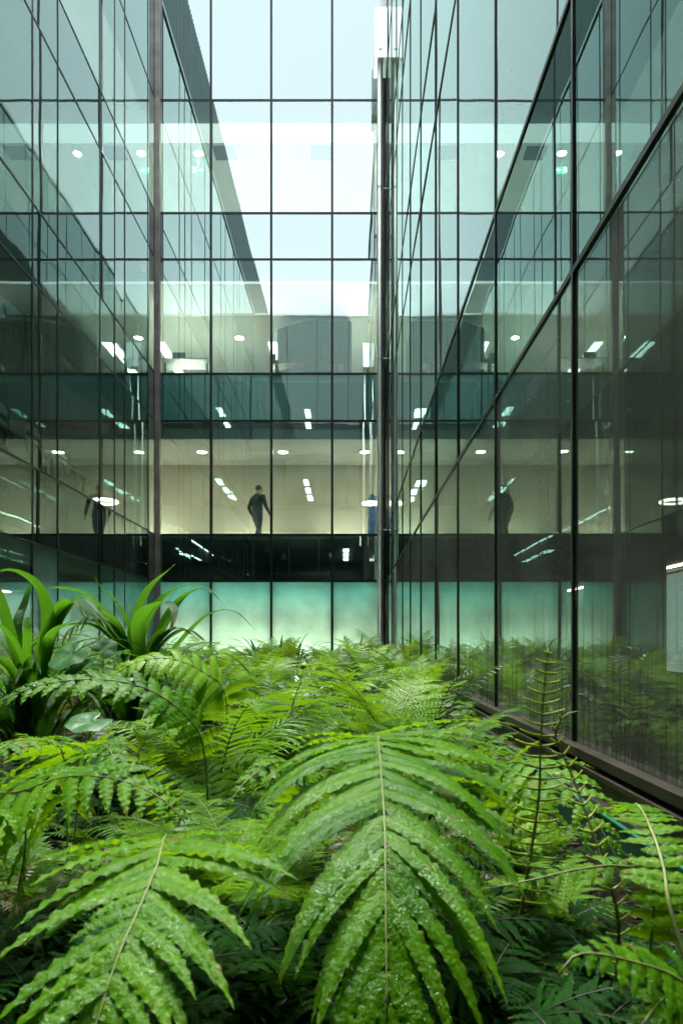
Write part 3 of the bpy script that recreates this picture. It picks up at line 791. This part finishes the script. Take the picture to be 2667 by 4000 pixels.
def hero(label, base, fronds, group=None, name='fern'):
    """a fern given frond by frond; each frond keeps its stalk as a sub-part"""
    root = empty(name, base); tag(root, label, 'fern', group); B = Vector(base)
    for fr in fronds:
        fr = dict(fr); pts = fr.pop('pts'); mat = fr.pop('mat'); smat = fr.pop('smat', 'stalk_pale'); sr = fr.pop('sr', (.0027, .001)); up = fr.pop('up', Vector((0, -.55, .83)))
        nseg = fr.pop('nseg', 40)
        if fr['style'] == 'pinna':
            fr['pwid'] *= 1.3 if fr['plen'] > .2 else 1.45; fr['lobes'] = max(4, 46*fr['plen']); fr['ruf'] = fr.get('ruf', .003)*min(1, fr['plen']/.22)
        r_, ln = spline(pts, nseg)
        L = Leaf(); frond(L, [p-B for p in r_], Vector(up), **fr)
        o = bpy.data.objects.new('frond', L.mesh('frond', M[mat])); COL.objects.link(o); o.parent = root
        mb = MB(); stalk(mb, [p-B for p in r_], *sr); so = mb.build('stalk', M[smat], o, smooth=True)
    return root
def soilpt(x, y): return (x, y, soil_h(x, y)-.01)

near = dict(mat='fern_near', style='pinna', nu=34, nv=7, ruf=.0042, scal=.12, lobes=10, fold=-.16)
sb = soilpt(.10, 1.95)
hero('big glossy fern with two broad arching fronds in the centre foreground', sb, [
    dict(near, pts=[sb, at(880, 1790, 1.8), at(868, 1692, 1.5), at(874, 1760, 1.26), at(883, 1900, 1.08), at(885, 2060, .97), at(887, 2230, .90), at(888, 2345, .87)], pairs=22, plen=.32, pwid=.0150, t0=.40, ang=(84, 26), droop=.8, fwd=.5,
         prof=lambda t: (.72+.5*t if t < .5 else .97-.9*(t-.5)**1.1)*(1.0 if t < .8 else 1)),
    dict(near, pts=[sb, at(830, 1760, 1.8), at(850, 1684, 1.6), at(915, 1740, 1.42), at(985, 1850, 1.28), at(1050, 1990, 1.18), at(1090, 2090, 1.13)], pairs=17, plen=.31, pwid=.0155, t0=.40, ang=(80, 34), droop=.4, fwd=.45),
])
sb = soilpt(-.28, 1.35)
hero('broad glossy fern frond bowing towards the viewer in the lower left corner', sb, [
    dict(near, pts=[sb, at(430, 1990, 1.25), at(385, 1918, 1.10), at(360, 1990, .99), at(318, 2090, .90), at(270, 2200, .83), at(228, 2330, .78), at(195, 2450, .75)], pairs=20, plen=.215, pwid=.0132, t0=.36, ang=(80, 34), droop=.35, fwd=.45,
         prof=lambda t: .85+.4*t if t < .4 else 1.01-.85*(t-.4)**1.2),
])
sb = soilpt(-.75, 1.5)
hero('glossy fern frond arching in from the left edge with leaflets hanging like ribbons', sb, [
    dict(near, pts=[sb, at(-60, 1880, 1.35), at(60, 1815, 1.25), at(170, 1782, 1.2), at(290, 1795, 1.15), at(380, 1840, 1.12), at(425, 1890, 1.1)], pairs=17, plen=.185, pwid=.0150, t0=.30, sr=(.0025, .001), ang=(82, 45), droop=.8, up=Vector((0, -.45, .9)), smat='stalk_brown'),
    dict(near, pts=[sb, at(60, 1930, 1.3), at(0, 1860, 1.2), at(-80, 1870, 1.1), at(-160, 1960, 1.0)], pairs=13, plen=.15, pwid=.0145, t0=.3, ang=(80, 45), droop=1.0, smat='stalk_brown'),
])
sb = soilpt(-.38, 1.95)
hero('shiny fern frond arching low over to the left edge on a brown stalk', sb, [
    dict(near, pts=[sb, at(470, 1735, 1.85), at(432, 1650, 1.82), at(345, 1585, 1.8), at(230, 1560, 1.75), at(100, 1572, 1.7), at(0, 1612, 1.65), at(-40, 1640, 1.64)], pairs=19, plen=.125, pwid=.0150, t0=.36, sr=(.003, .0012), ang=(78, 45), droop=.6, up=Vector((0, -.4, .9)), smat='stalk_brown'),
])
sb = soilpt(-.80, 2.0)
hero('pale wet fern with broad lobed leaflets at the left edge, middle height', sb, [
    dict(near, pts=[sb, at(150, 1760, 1.85), at(110, 1705, 1.7), at(40, 1700, 1.5), at(-60, 1760, 1.35)], pairs=19, plen=.14, pwid=.0150, t0=.3, ang=(80, 45), droop=.7),
    dict(near, pts=[sb, at(190, 1770, 1.85), at(220, 1715, 1.7), at(250, 1720, 1.55), at(285, 1790, 1.45)], pairs=17, plen=.12, pwid=.0145, t0=.3, ang=(80, 45), droop=.7),
])
sb = soilpt(-.52, 2.9)
hero('lime green backlit fern frond arching behind the shiny one on the left', sb, [
    dict(near, mat='fern_lime', pts=[sb, at(520, 1610, 2.75), at(470, 1545, 2.7), at(390, 1512, 2.65), at(310, 1522, 2.6), at(240, 1565, 2.55)], pairs=18, plen=.19, pwid=.018, t0=.36, ang=(80, 50), droop=1.1, up=Vector((0, -.5, .85)), ruf=.002),
])
sb = soilpt(.29, 1.32)
hero('upright yellow green fertile frond like a ladder in front of the right glass', sb, [
    dict(mat='fern_fertile', smat='stalk_pale', style='fertile', pts=[sb, at(1230, 1880, 1.32), at(1240, 1720, 1.32), at(1247, 1600, 1.33), at(1258, 1488, 1.34)], pairs=24, plen=.046, pwid=.0029, t0=.30, ang=(90, 78), droop=-.22, fwd=.1, nu=9, up=Vector((0, -1, .05)), sr=(.004, .0014), prof=lambda t: (.95 if t < .75 else .95-2.9*(t-.75)) if t < .97 else .2),
])
sb = soilpt(.42, 1.15)
hero('curled olive fertile frond leaning beside the ladder like frond', sb, [
    dict(mat='fern_fertile', smat='stalk_brown', style='fertile', pts=[sb, at(1420, 2140, 1.08), at(1375, 1960, 1.12), at(1335, 1840, 1.16), at(1300, 1750, 1.19), at(1274, 1690, 1.2), at(1292, 1646, 1.2), at(1326, 1634, 1.2)], pairs=22, plen=.026, pwid=.0026, t0=.22, ang=(75, 55), droop=-.15, nu=7, up=Vector((0, -1, .1)), sr=(.004, .0016), prof=lambda t: .95 if t < .7 else max(.15, .95-2.6*(t-.7))),
])
sb = soilpt(.50, .86)
hero('neat green fern frond with a pale midrib at the right edge', sb, [
    dict(near, mat='fern_near', pts=[sb, at(1552, 2140, .94), at(1522, 1990, 1.0), at(1492, 1900, 1.07), at(1462, 1848, 1.18), at(1436, 1862, 1.28)], pairs=19, plen=.066, pwid=.0075, t0=.42, ang=(82, 60), droop=.4, up=Vector((-.1, -.5, .85)), lobes=5, sr=(.004, .0018), prof=lambda t: .9 if t < .7 else .9-1.6*(t-.7)),
])
sb = soilpt(.40, .78)
hero('soft focus fern frond arching into the bottom right corner', sb, [
    dict(near, mat='fern_near', pts=[sb, at(1640, 2350, .80), at(1560, 2250, .78), at(1440, 2205, .76), at(1330, 2190, .75), at(1280, 2240, .74)], pairs=17, plen=.075, pwid=.0085, t0=.3, ang=(80, 50), droop=1.0, nu=14, lobes=5),
    dict(near, mat='fern_mid', pts=[sb, at(1540, 2330, .80), at(1530, 2290, .78), at(1490, 2330, .74), at(1430, 2420, .72)], pairs=12, plen=.06, pwid=.008, t0=.3, ang=(80, 50), droop=.6, nu=14, lobes=5),
])
sb = soilpt(.38, 1.75)
hero('wide leafed fern sprawling right of the centre fern below the ladder frond', sb, [
    dict(near, pts=[sb, at(1150, 1800, 1.65), at(1200, 1752, 1.55), at(1290, 1800, 1.42), at(1370, 1890, 1.33), at(1430, 2000, 1.27)], pairs=14, plen=.15, pwid=.013, t0=.3, ang=(85, 45), droop=.7, smat='stalk_brown'),
    dict(near, mat='fern_lime', pts=[sb, at(1190, 1840, 1.6), at(1240, 1820, 1.5), at(1235, 1880, 1.38), at(1200, 1990, 1.3)], pairs=12, plen=.13, pwid=.012, t0=.3, ang=(85, 45), droop=.6, smat='stalk_brown'),
])
sb = soilpt(.45, 1.1)
hero('thin fern frond lying level across the right foreground with short toothed leaflets', sb, [
    dict(near, pts=[sb, at(1500, 2040, 1.1), at(1430, 1990, 1.09), at(1330, 1996, 1.08), at(1200, 2025, 1.06), at(1060, 2052, 1.05)], pairs=18, plen=.045, pwid=.0075, t0=.18, ang=(75, 50), droop=1.0, nu=10, lobes=3, sr=(.003, .001)),
])
sb = soilpt(-.12, 1.75)
hero('shaded fern frond drooping left of the centre fern', sb, [
    dict(near, mat='fern_near', pts=[sb, at(700, 1800, 1.6), at(650, 1750, 1.5), at(580, 1780, 1.42), at(520, 1850, 1.36)], pairs=14, plen=.10, pwid=.011, t0=.3, ang=(82, 50), droop=1.2),
])
sb = soilpt(-.5, 2.3)
hero('small fern with an upright rounded frond and pale midrib left of the middle', sb, [
    dict(near, mat='fern_lime', pts=[sb, at(325, 1760, 2.1), at(335, 1700, 2.05), at(342, 1650, 2.1), at(345, 1645, 2.2)], pairs=17, plen=.075, pwid=.008, t0=.2, ang=(85, 65), droop=.3, nu=10, lobes=4, up=Vector((0, -1, .3)), prof=lambda t: .75+.5*t if t < .5 else 1-.9*(t-.5)),
])
# ---- ferns of the middle and back of the bed: a few frond shapes copied into clumps
def arch(L_, a0, a1, n, bend=0.0):
    p = Vector((0, 0, 0)); out = [p.copy()]
    for i in range(n):
        u = i/n; a = R(a0+(a1-a0)*u**1.15); p = p+Vector((math.cos(a), bend*u, math.sin(a)))*(L_/n); out.append(p.copy())
    return out
PROTO = {}
def proto(kind, mat, smat, variants, **kw):
    lst = []
    for q in range(variants):
        rg = random.Random(hash(kind) % 1000+q*17) if False else random.Random(len(PROTO)*100+q)
        r_ = arch(rg.uniform(.48, .64), rg.uniform(68, 84), rg.uniform(-50, -15) if q % 2 else rg.uniform(-12, 18), 22, rg.uniform(-.25, .25))
        L = Leaf(); frond(L, r_, Vector((0, 0, 1)), rng=rg, **kw)
        nb = len(L.f); stalk(L, r_, .0035, .001, 5)
        for k in range(nb, len(L.f)): L.m[k] = 1
        lst.append(L.mesh('frond', [M[mat], M[smat]]))
    PROTO[kind] = lst
proto('lacy_lime', 'fern_lime', 'stalk_pale', 4, pairs=22, plen=.15, pwid=.020, t0=.22, ang=(78, 55), droop=.35, nu=12, style='lacy')
proto('lacy_mid', 'fern_mid', 'stalk_brown', 4, pairs=24, plen=.13, pwid=.017, t0=.2, ang=(78, 50), droop=.5, nu=11, style='lacy')
proto('broad_mid', 'fern_mid', 'stalk_brown', 4, pairs=16, plen=.15, pwid=.016, t0=.2, ang=(80, 45), droop=.8, nu=8, style='pinna', nv=3, scal=.2, lobes=4, ruf=.003)
proto('broad_lime', 'fern_lime', 'stalk_pale', 4, pairs=18, plen=.12, pwid=.0135, t0=.15, ang=(82, 50), droop=.5, nu=8, style='pinna', nv=3, scal=.2, lobes=4, ruf=.003)
proto('linear', 'fern_mid', 'stalk_dark', 4, pairs=22, plen=.17, pwid=.0042, t0=.2, ang=(65, 30), droop=.9, nu=8, style='linear')
proto('wiry', 'fern_wiry', 'stalk_dark', 4, pairs=20, plen=.13, pwid=.0045, t0=.2, ang=(70, 35), droop=1.0, nu=7, style='linear')
proto('bronze', 'fern_bronze', 'stalk_dark', 3, pairs=20, plen=.10, pwid=.012, t0=.2, ang=(78, 50), droop=.7, nu=9, style='lacy')
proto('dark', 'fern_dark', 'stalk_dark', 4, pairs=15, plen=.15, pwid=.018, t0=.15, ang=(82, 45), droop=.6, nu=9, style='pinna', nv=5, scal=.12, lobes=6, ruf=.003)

def clump(kind, x, y, size, n, label, group, tilt=18, rg=rnd, low=0.0):
    root = empty('fern', soilpt(x, y)); tag(root, label, 'fern', group)
    a0 = rg.uniform(0, 6.28)
    for k in range(n):
        o = bpy.data.objects.new('frond', rg.choice(PROTO[kind])); COL.objects.link(o); o.parent = root
        o.rotation_euler = (R(rg.uniform(-12, 12)), R(rg.uniform(-tilt, tilt*.6)+low), a0+k*6.283/n+rg.uniform(-.35, .35))
        sc = size*rg.uniform(.75, 1.12); o.scale = (sc, sc, sc)
    return root
KW = {'lacy_lime': 'lime green feathery fern', 'lacy_mid': 'mid green feathery fern', 'broad_mid': 'mid green fern with broad plain leaflets', 'broad_lime': 'lime green fern with broad plain leaflets',
      'linear': 'green fern with long thread thin leaflets', 'wiry': 'dark wiry fern with thin drooping leaflets', 'bronze': 'bronze tinted small fern', 'dark': 'dark green shaded fern'}
def free(x, y, lst, d):
    return all((x-a)**2+(y-b)**2 > d*d for a, b in lst)
rg = random.Random(21); spots = []
tries = 0
while len(spots) < 165 and tries < 14000:
    tries += 1
    y = 2.5+14.6*rg.random()**1.25; hw = (1500-799.6)*1.7009/2740
    xlo = max(XL+.2, -.56*y-.3); x = rg.uniform(xlo, .66)
    if y < 3.4 and x > .42: continue
    if y > 15.9 and x > .45: continue
    if x < -.9 and 3.6 < y < 4.5: continue
    if -.9 < x < -.05 and y < 3.0: continue
    if not free(x, y, spots, .30+.028*y): continue
    spots.append((x, y))
for (x, y) in spots:
    zone = 'in the front third of the bed' if y < 4.5 else ('in the middle of the bed' if y < 9 else 'at the back of the bed')
    kind = rg.choices(['lacy_lime', 'lacy_mid', 'broad_mid', 'broad_lime', 'linear', 'wiry', 'bronze'], [20, 20, 15, 14, 14, 10, 7])[0]
    top = .50 if y < 4 else (.52 if y < 9 else .54)
    if x < -.6 and y < 4.3: top = .27
    clump(kind, x, y, top/.42*rg.choice((.5, .62, .75, .9, 1.05, 1.2)), rg.choice((7, 8, 9)), '%s %s' % (KW[kind], zone), '%ss %s' % (KW[kind], zone), rg=rg)
for k in range(17):
    y = 3.9+.72*k; kind = ('lacy_mid', 'broad_mid', 'lacy_lime', 'linear', 'lacy_mid')[k % 5]
    clump(kind, .50+.07*math.sin(k*1.9), y, rg.uniform(.95, 1.2), 10, 'tall '+KW[kind]+' in the row against the right glass', 'tall %ss in the row against the right glass' % KW[kind], rg=rg)
# chosen ones
clump('lacy_lime', .22, 3.6, 1.25, 9, 'lime green feathery fern beside the foot of the right glass, front row', None, rg=rg)
clump('linear', -.52, 2.75, 1.35, 9, 'tall thread leafed fern with a dark upright stalk left of the centre', None, tilt=8, rg=rg)
clump('wiry', .05, 4.6, 1.35, 10, 'black stemmed wiry fern in front of the downpipe', None, rg=rg)
clump('bronze', .32, 2.7, .85, 9, 'bronze brown dying fern right of the centre fern', None, rg=rg)
clump('lacy_lime', .05, 8.5, 1.3, 10, 'tall feathery fern rising just in front of the steel downpipe', None, rg=rg)
clump('broad_mid', .55, 6.8, 1.4, 10, 'bushy fern pressed against the right glass wall', None, rg=rg)
for k in range(14):
    y = 2.2+.35*k; clump(('lacy_mid', 'lacy_lime', 'broad_mid', 'bronze')[k % 4], .62+.08*math.sin(k*2.3), y, .42+.02*(k % 5), 8, 'small '+KW[('lacy_mid', 'lacy_lime', 'broad_mid', 'bronze')[k % 4]]+' along the right kerb', 'small %ss along the right kerb' % KW[('lacy_mid', 'lacy_lime', 'broad_mid', 'bronze')[k % 4]], rg=rg)
# low ferns filling under the foreground fronds, the dark ones with shade in their colour
low = []
for k in range(900):
    if len(low) > 105: break
    y = .62+2.9*rg.random()**1.1; x = rg.uniform(-.56*y-.15, min(.5, .33*y+.1))
    if free(x, y, low, .11+.03*y): low.append((x, y))
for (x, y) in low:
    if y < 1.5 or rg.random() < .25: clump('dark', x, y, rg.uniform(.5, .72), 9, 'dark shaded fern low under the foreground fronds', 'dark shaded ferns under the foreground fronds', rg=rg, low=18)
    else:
        kind = rg.choice(('lacy_mid', 'lacy_lime', 'broad_mid', 'linear', 'broad_lime', 'bronze'))
        clump(kind, x, y, rg.uniform(.42, .8) if x > -.6 else rg.uniform(.4, .58), 9, 'low '+KW[kind]+' in front', 'low %ss in the front of the bed' % KW[kind], rg=rg, low=10)

# ---- strap leaved plants
def strap_plant(label, base, leaves, mat, group=None, rg=rnd):
    root = empty('strap_leaf_plant', base); tag(root, label, 'plant', group); B = Vector(base)
    for (pts, wd) in leaves:
        n = 22; r_, ln = spline(pts, n); r_ = [p-B for p in r_]
        L = Leaf(); bd, nd, wid = [], [], []
        side = None
        for i in range(n+1):
            T = (r_[min(n, i+1)]-r_[max(0, i-1)]).normalized()
            if side is None:
                h = Vector((pts[-1][0]-pts[0][0], pts[-1][1]-pts[0][1], 0)); side = h.cross(Vector((0, 0, 1)))
                if side.length < .02: side = Vector((1, 0, 0))
                side.normalize()
            b_ = (side-T*side.dot(T)).normalized(); bd.append(b_); nd.append(b_.cross(T).normalized())
            u = i/n; wid.append(wd*.88*(.55+.45*math.sin(min(1, u*1.7)*1.57))*max(.02, 1-u**2.6)**.8)
        L.ribbon(r_, bd, nd, wid, 7, .30, .006, 11, .03, rg.uniform(0, 6))
        o = bpy.data.objects.new('leaf', L.mesh('leaf', M[mat])); COL.objects.link(o); o.parent = root
def fan(base, n, length, wd, rg, spread=(25, 70), azr=(0, 360), arcs=(60, 120)):
    out = []
    for k in range(n):
        az = R(azr[0]+(azr[1]-azr[0])*(k+rg.random()*.8)/n); el = R(rg.uniform(*spread)); bend = R(rg.uniform(*arcs)); ln = length*rg.uniform(.7, 1.1)
        p = Vector(base)+Vector((rg.uniform(-.09, .09), rg.uniform(-.09, .09), 0)); pts = [p.copy()]
        for i in range(7):
            e = el+R(20)*(1-i/6)-bend*(i/6)**1.6
            p = p+Vector((math.cos(az)*math.cos(e), math.sin(az)*math.cos(e), math.sin(e)))*ln/7; pts.append(p.copy())
        out.append((pts, wd*rg.uniform(.75, 1.1)))
    return out
rg = random.Random(5)
def P(*a): return [at(*q) for q in a]
b0 = Vector(soilpt(-1.78, 3.9))
lv = [(P((60, 1590, 3.9), (20, 1450, 3.8), (-10, 1350, 3.7), (-40, 1300, 3.6)), .055),
      (P((80, 1590, 3.9), (110, 1450, 3.7), (90, 1350, 3.6), (20, 1310, 3.5), (-40, 1330, 3.4)), .05),
      (P((60, 1590, 3.9), (40, 1450, 3.9), (60, 1380, 4.0), (72, 1330, 4.0)), .04),
      (P((90, 1590, 3.9), (110, 1480, 3.6), (140, 1440, 3.4), (200, 1436, 3.3)), .045),
      (P((90, 1590, 3.9), (120, 1470, 4.0), (170, 1390, 4.1), (235, 1360, 4.2)), .04)]+[(P((85, 1590, 3.9), (100+8*k, 1470-6*k, 3.8), (130+14*k, 1400-7*k, 3.7+.05*k), (165+18*k, 1378+10*k, 3.6+.05*k), (195+17*k, 1420+9*k, 3.55+.05*k)), .040) for k in range(5)]+fan(b0, 46, 1.2, .034, rg, (35, 84), (0, 360), (60, 150))
strap_plant('large clump of glossy strap leaves at the left edge, tallest blades bent over', b0, lv, 'strap', rg=rg)
b0 = Vector(soilpt(-1.28, 4.2))
lv = [(P((300, 1560, 4.2), (300, 1470, 4.15), (270, 1390, 4.1), (228, 1345, 4.1), (218, 1322, 4.1)), .05),
      (P((320, 1560, 4.2), (305, 1450, 4.2), (340, 1360, 4.15), (402, 1296, 4.1)), .052),
      (P((330, 1560, 4.2), (330, 1450, 4.2), (380, 1370, 4.1), (450, 1342, 4.0), (500, 1362, 3.9)), .045),
      (P((330, 1560, 4.2), (370, 1450, 4.1), (420, 1375, 4.0), (470, 1352, 3.9), (512, 1385, 3.8)), .045),
      (P((340, 1560, 4.2), (400, 1490, 4.1), (480, 1412, 4.0), (540, 1405, 3.9), (585, 1446, 3.9)), .032),
      (P((310, 1560, 4.2), (260, 1440, 4.2), (200, 1370, 4.1), (120, 1350, 4.0), (90, 1380, 3.9)), .05),
      (P((330, 1560, 4.2), (320, 1430, 4.0), (370, 1385, 3.8), (400, 1400, 3.7), (392, 1450, 3.6)), .055)]+[(P((310, 1560, 4.2), (285-10*k, 1470, 4.1), (250-18*k, 1415+6*k, 4.0), (210-18*k, 1410+14*k, 3.9), (185-14*k, 1450+12*k, 3.85)), .038) for k in range(4)]+[(P((335, 1560, 4.2), (350+12*k, 1480, 4.1), (385+20*k, 1440+4*k, 4.0), (425+22*k, 1450+10*k, 3.95)), .034) for k in range(3)]+fan(b0, 36, 1.05, .035, rg, (35, 84), (0, 360), (60, 150))
strap_plant('tall strap leaved plant with broad blades against the left corner post', b0, lv, 'strap', rg=rg)
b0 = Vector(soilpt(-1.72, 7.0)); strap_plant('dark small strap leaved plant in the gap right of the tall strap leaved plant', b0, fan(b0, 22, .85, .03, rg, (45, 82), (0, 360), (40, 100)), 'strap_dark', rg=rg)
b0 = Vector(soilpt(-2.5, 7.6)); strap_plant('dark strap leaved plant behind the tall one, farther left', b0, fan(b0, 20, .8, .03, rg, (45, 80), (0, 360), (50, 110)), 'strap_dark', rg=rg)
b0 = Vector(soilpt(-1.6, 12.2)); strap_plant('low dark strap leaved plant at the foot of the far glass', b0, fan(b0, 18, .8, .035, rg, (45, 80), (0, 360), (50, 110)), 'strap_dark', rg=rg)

for (x, y, ln) in ((-1.15, 5.6, .6), (-.35, 6.2, .55), (-2.1, 9.5, .7), (-.9, 9.0, .7), (.1, 10.5, .75), (-3.0, 11.5, .8), (-1.0, 14.0, .8)):
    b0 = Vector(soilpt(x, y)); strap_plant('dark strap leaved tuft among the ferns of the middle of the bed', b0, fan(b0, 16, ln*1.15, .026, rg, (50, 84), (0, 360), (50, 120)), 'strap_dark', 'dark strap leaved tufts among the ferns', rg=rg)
# ---- broad leaved plants between the ferns
def round_leaf_plant(label, x, y, items):
    base = soilpt(x, y); root = empty('broad_leaf_plant', base); tag(root, label, 'plant'); B = Vector(base)
    for (c2, r, nrm, pointed) in items:
        c2 = Vector(c2)-B; nrm = Vector(nrm).normalized(); a = nrm.orthogonal().normalized(); b_ = nrm.cross(a)
        L = Leaf(); n = 30; L.v.append(tuple(c2-nrm*r*.12)); L.uvs.append((.5, .5))
        for ring in (.5, 1.0):
            for k in range(n):
                an = 2*math.pi*k/n
                rr = r*ring*(1+.05*math.sin(an*7+1))*(1-.75*max(0, math.cos(an))**24)*(1+(pointed*max(0, -math.cos(an))**6))
                q = c2+a*math.cos(an)*rr+b_*math.sin(an)*rr+nrm*(.03*r*math.sin(an*5)*ring-.05*r*(ring > .9))
                L.v.append(tuple(q)); L.uvs.append((.5+.5*ring*math.sin(an), .5+.5*ring*math.cos(an)))
        for k in range(n):
            k2 = (k+1) % n
            L.f.append((0, 1+k, 1+k2)); L.m.append(0); L.f.append((1+k, 1+n+k, 1+n+k2, 1+k2)); L.m.append(0)
        o = bpy.data.objects.new('leaf', L.mesh('leaf', M['broad'])); COL.objects.link(o); o.parent = root
        r_, _ = spline([(0, 0, 0), c2*.6+Vector((0, 0, .02)), c2-nrm*r*.12], 8)
        mb = MB(); stalk(mb, r_, .003, .002); mb.build('stalk', M['stalk_pale'], o, smooth=True)
p = at(205, 1655, 2.35)
round_leaf_plant('round leaved plant with one wet disc shaped leaf between the left fern fronds', p.x, p.y+.05, [(p, .075, (0, -.35, .9), 0), (at(250, 1690, 2.4), .05, (.2, -.3, .9), 0), (at(160, 1700, 2.35), .05, (-.3, -.3, .9), 0)])
p = at(165, 1500, 3.2)
round_leaf_plant('broad pointed blue green leaves in front of the strap leaf clumps', p.x+.1, p.y+.05, [(p, .085, (-.1, -.6, .7), .35), (at(240, 1490, 3.2), .05, (.35, -.75, .5), .35), (at(190, 1520, 3.2), .07, (-.3, -.5, .7), .35), (at(275, 1560, 3.1), .06, (0, -.5, .8), .35)])

# ---- ground cover and litter
rg = random.Random(3); L = Leaf()
for k in range(26000):
    y = .55+16.5*rg.random()**1.9; x = rg.uniform(max(XL+.05, -.6*y-.3), .84)
    z = soil_h(x, y)+rg.random()**2*.10; s_ = rg.uniform(.006, .016)*(1+.06*y); an = rg.uniform(0, 6.28); tl = rg.uniform(-.5, .6)
    d = Vector((math.cos(an), math.sin(an), tl)).normalized(); b_ = Vector((-math.sin(an), math.cos(an), rg.uniform(-.4, .4)))
    c2 = Vector((x, y, z)); L.quad(c2, c2+d*s_+b_*s_*.55, c2+d*s_*2.1, c2+d*s_-b_*s_*.55, 0 if rg.random() < .7 else 1)
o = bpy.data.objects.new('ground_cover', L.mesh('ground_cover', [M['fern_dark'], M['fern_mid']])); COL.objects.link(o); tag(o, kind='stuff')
M['litter'] = pmat('litter', (.075, .05, .025), .85, 0, 40, .5, spec=.1)
L = Leaf()
for k in range(5000):
    y = .5+7*rg.random()**1.6; x = rg.uniform(-.6*y-.3, .8); z = soil_h(x, y)+.006+rg.random()*.015; s_ = rg.uniform(.008, .022); an = rg.uniform(0, 6.28)
    d = Vector((math.cos(an), math.sin(an), rg.uniform(-.2, .3))).normalized(); b_ = Vector((-math.sin(an), math.cos(an), rg.uniform(-.3, .3)))
    c2 = Vector((x, y, z)); wq = .5 if rg.random() < .6 else .08
    L.quad(c2, c2+d*s_+b_*s_*wq, c2+d*s_*2.2, c2+d*s_-b_*s_*wq)
o = bpy.data.objects.new('leaf_litter', L.mesh('leaf_litter', [M['litter']])); COL.objects.link(o); tag(o, kind='stuff')
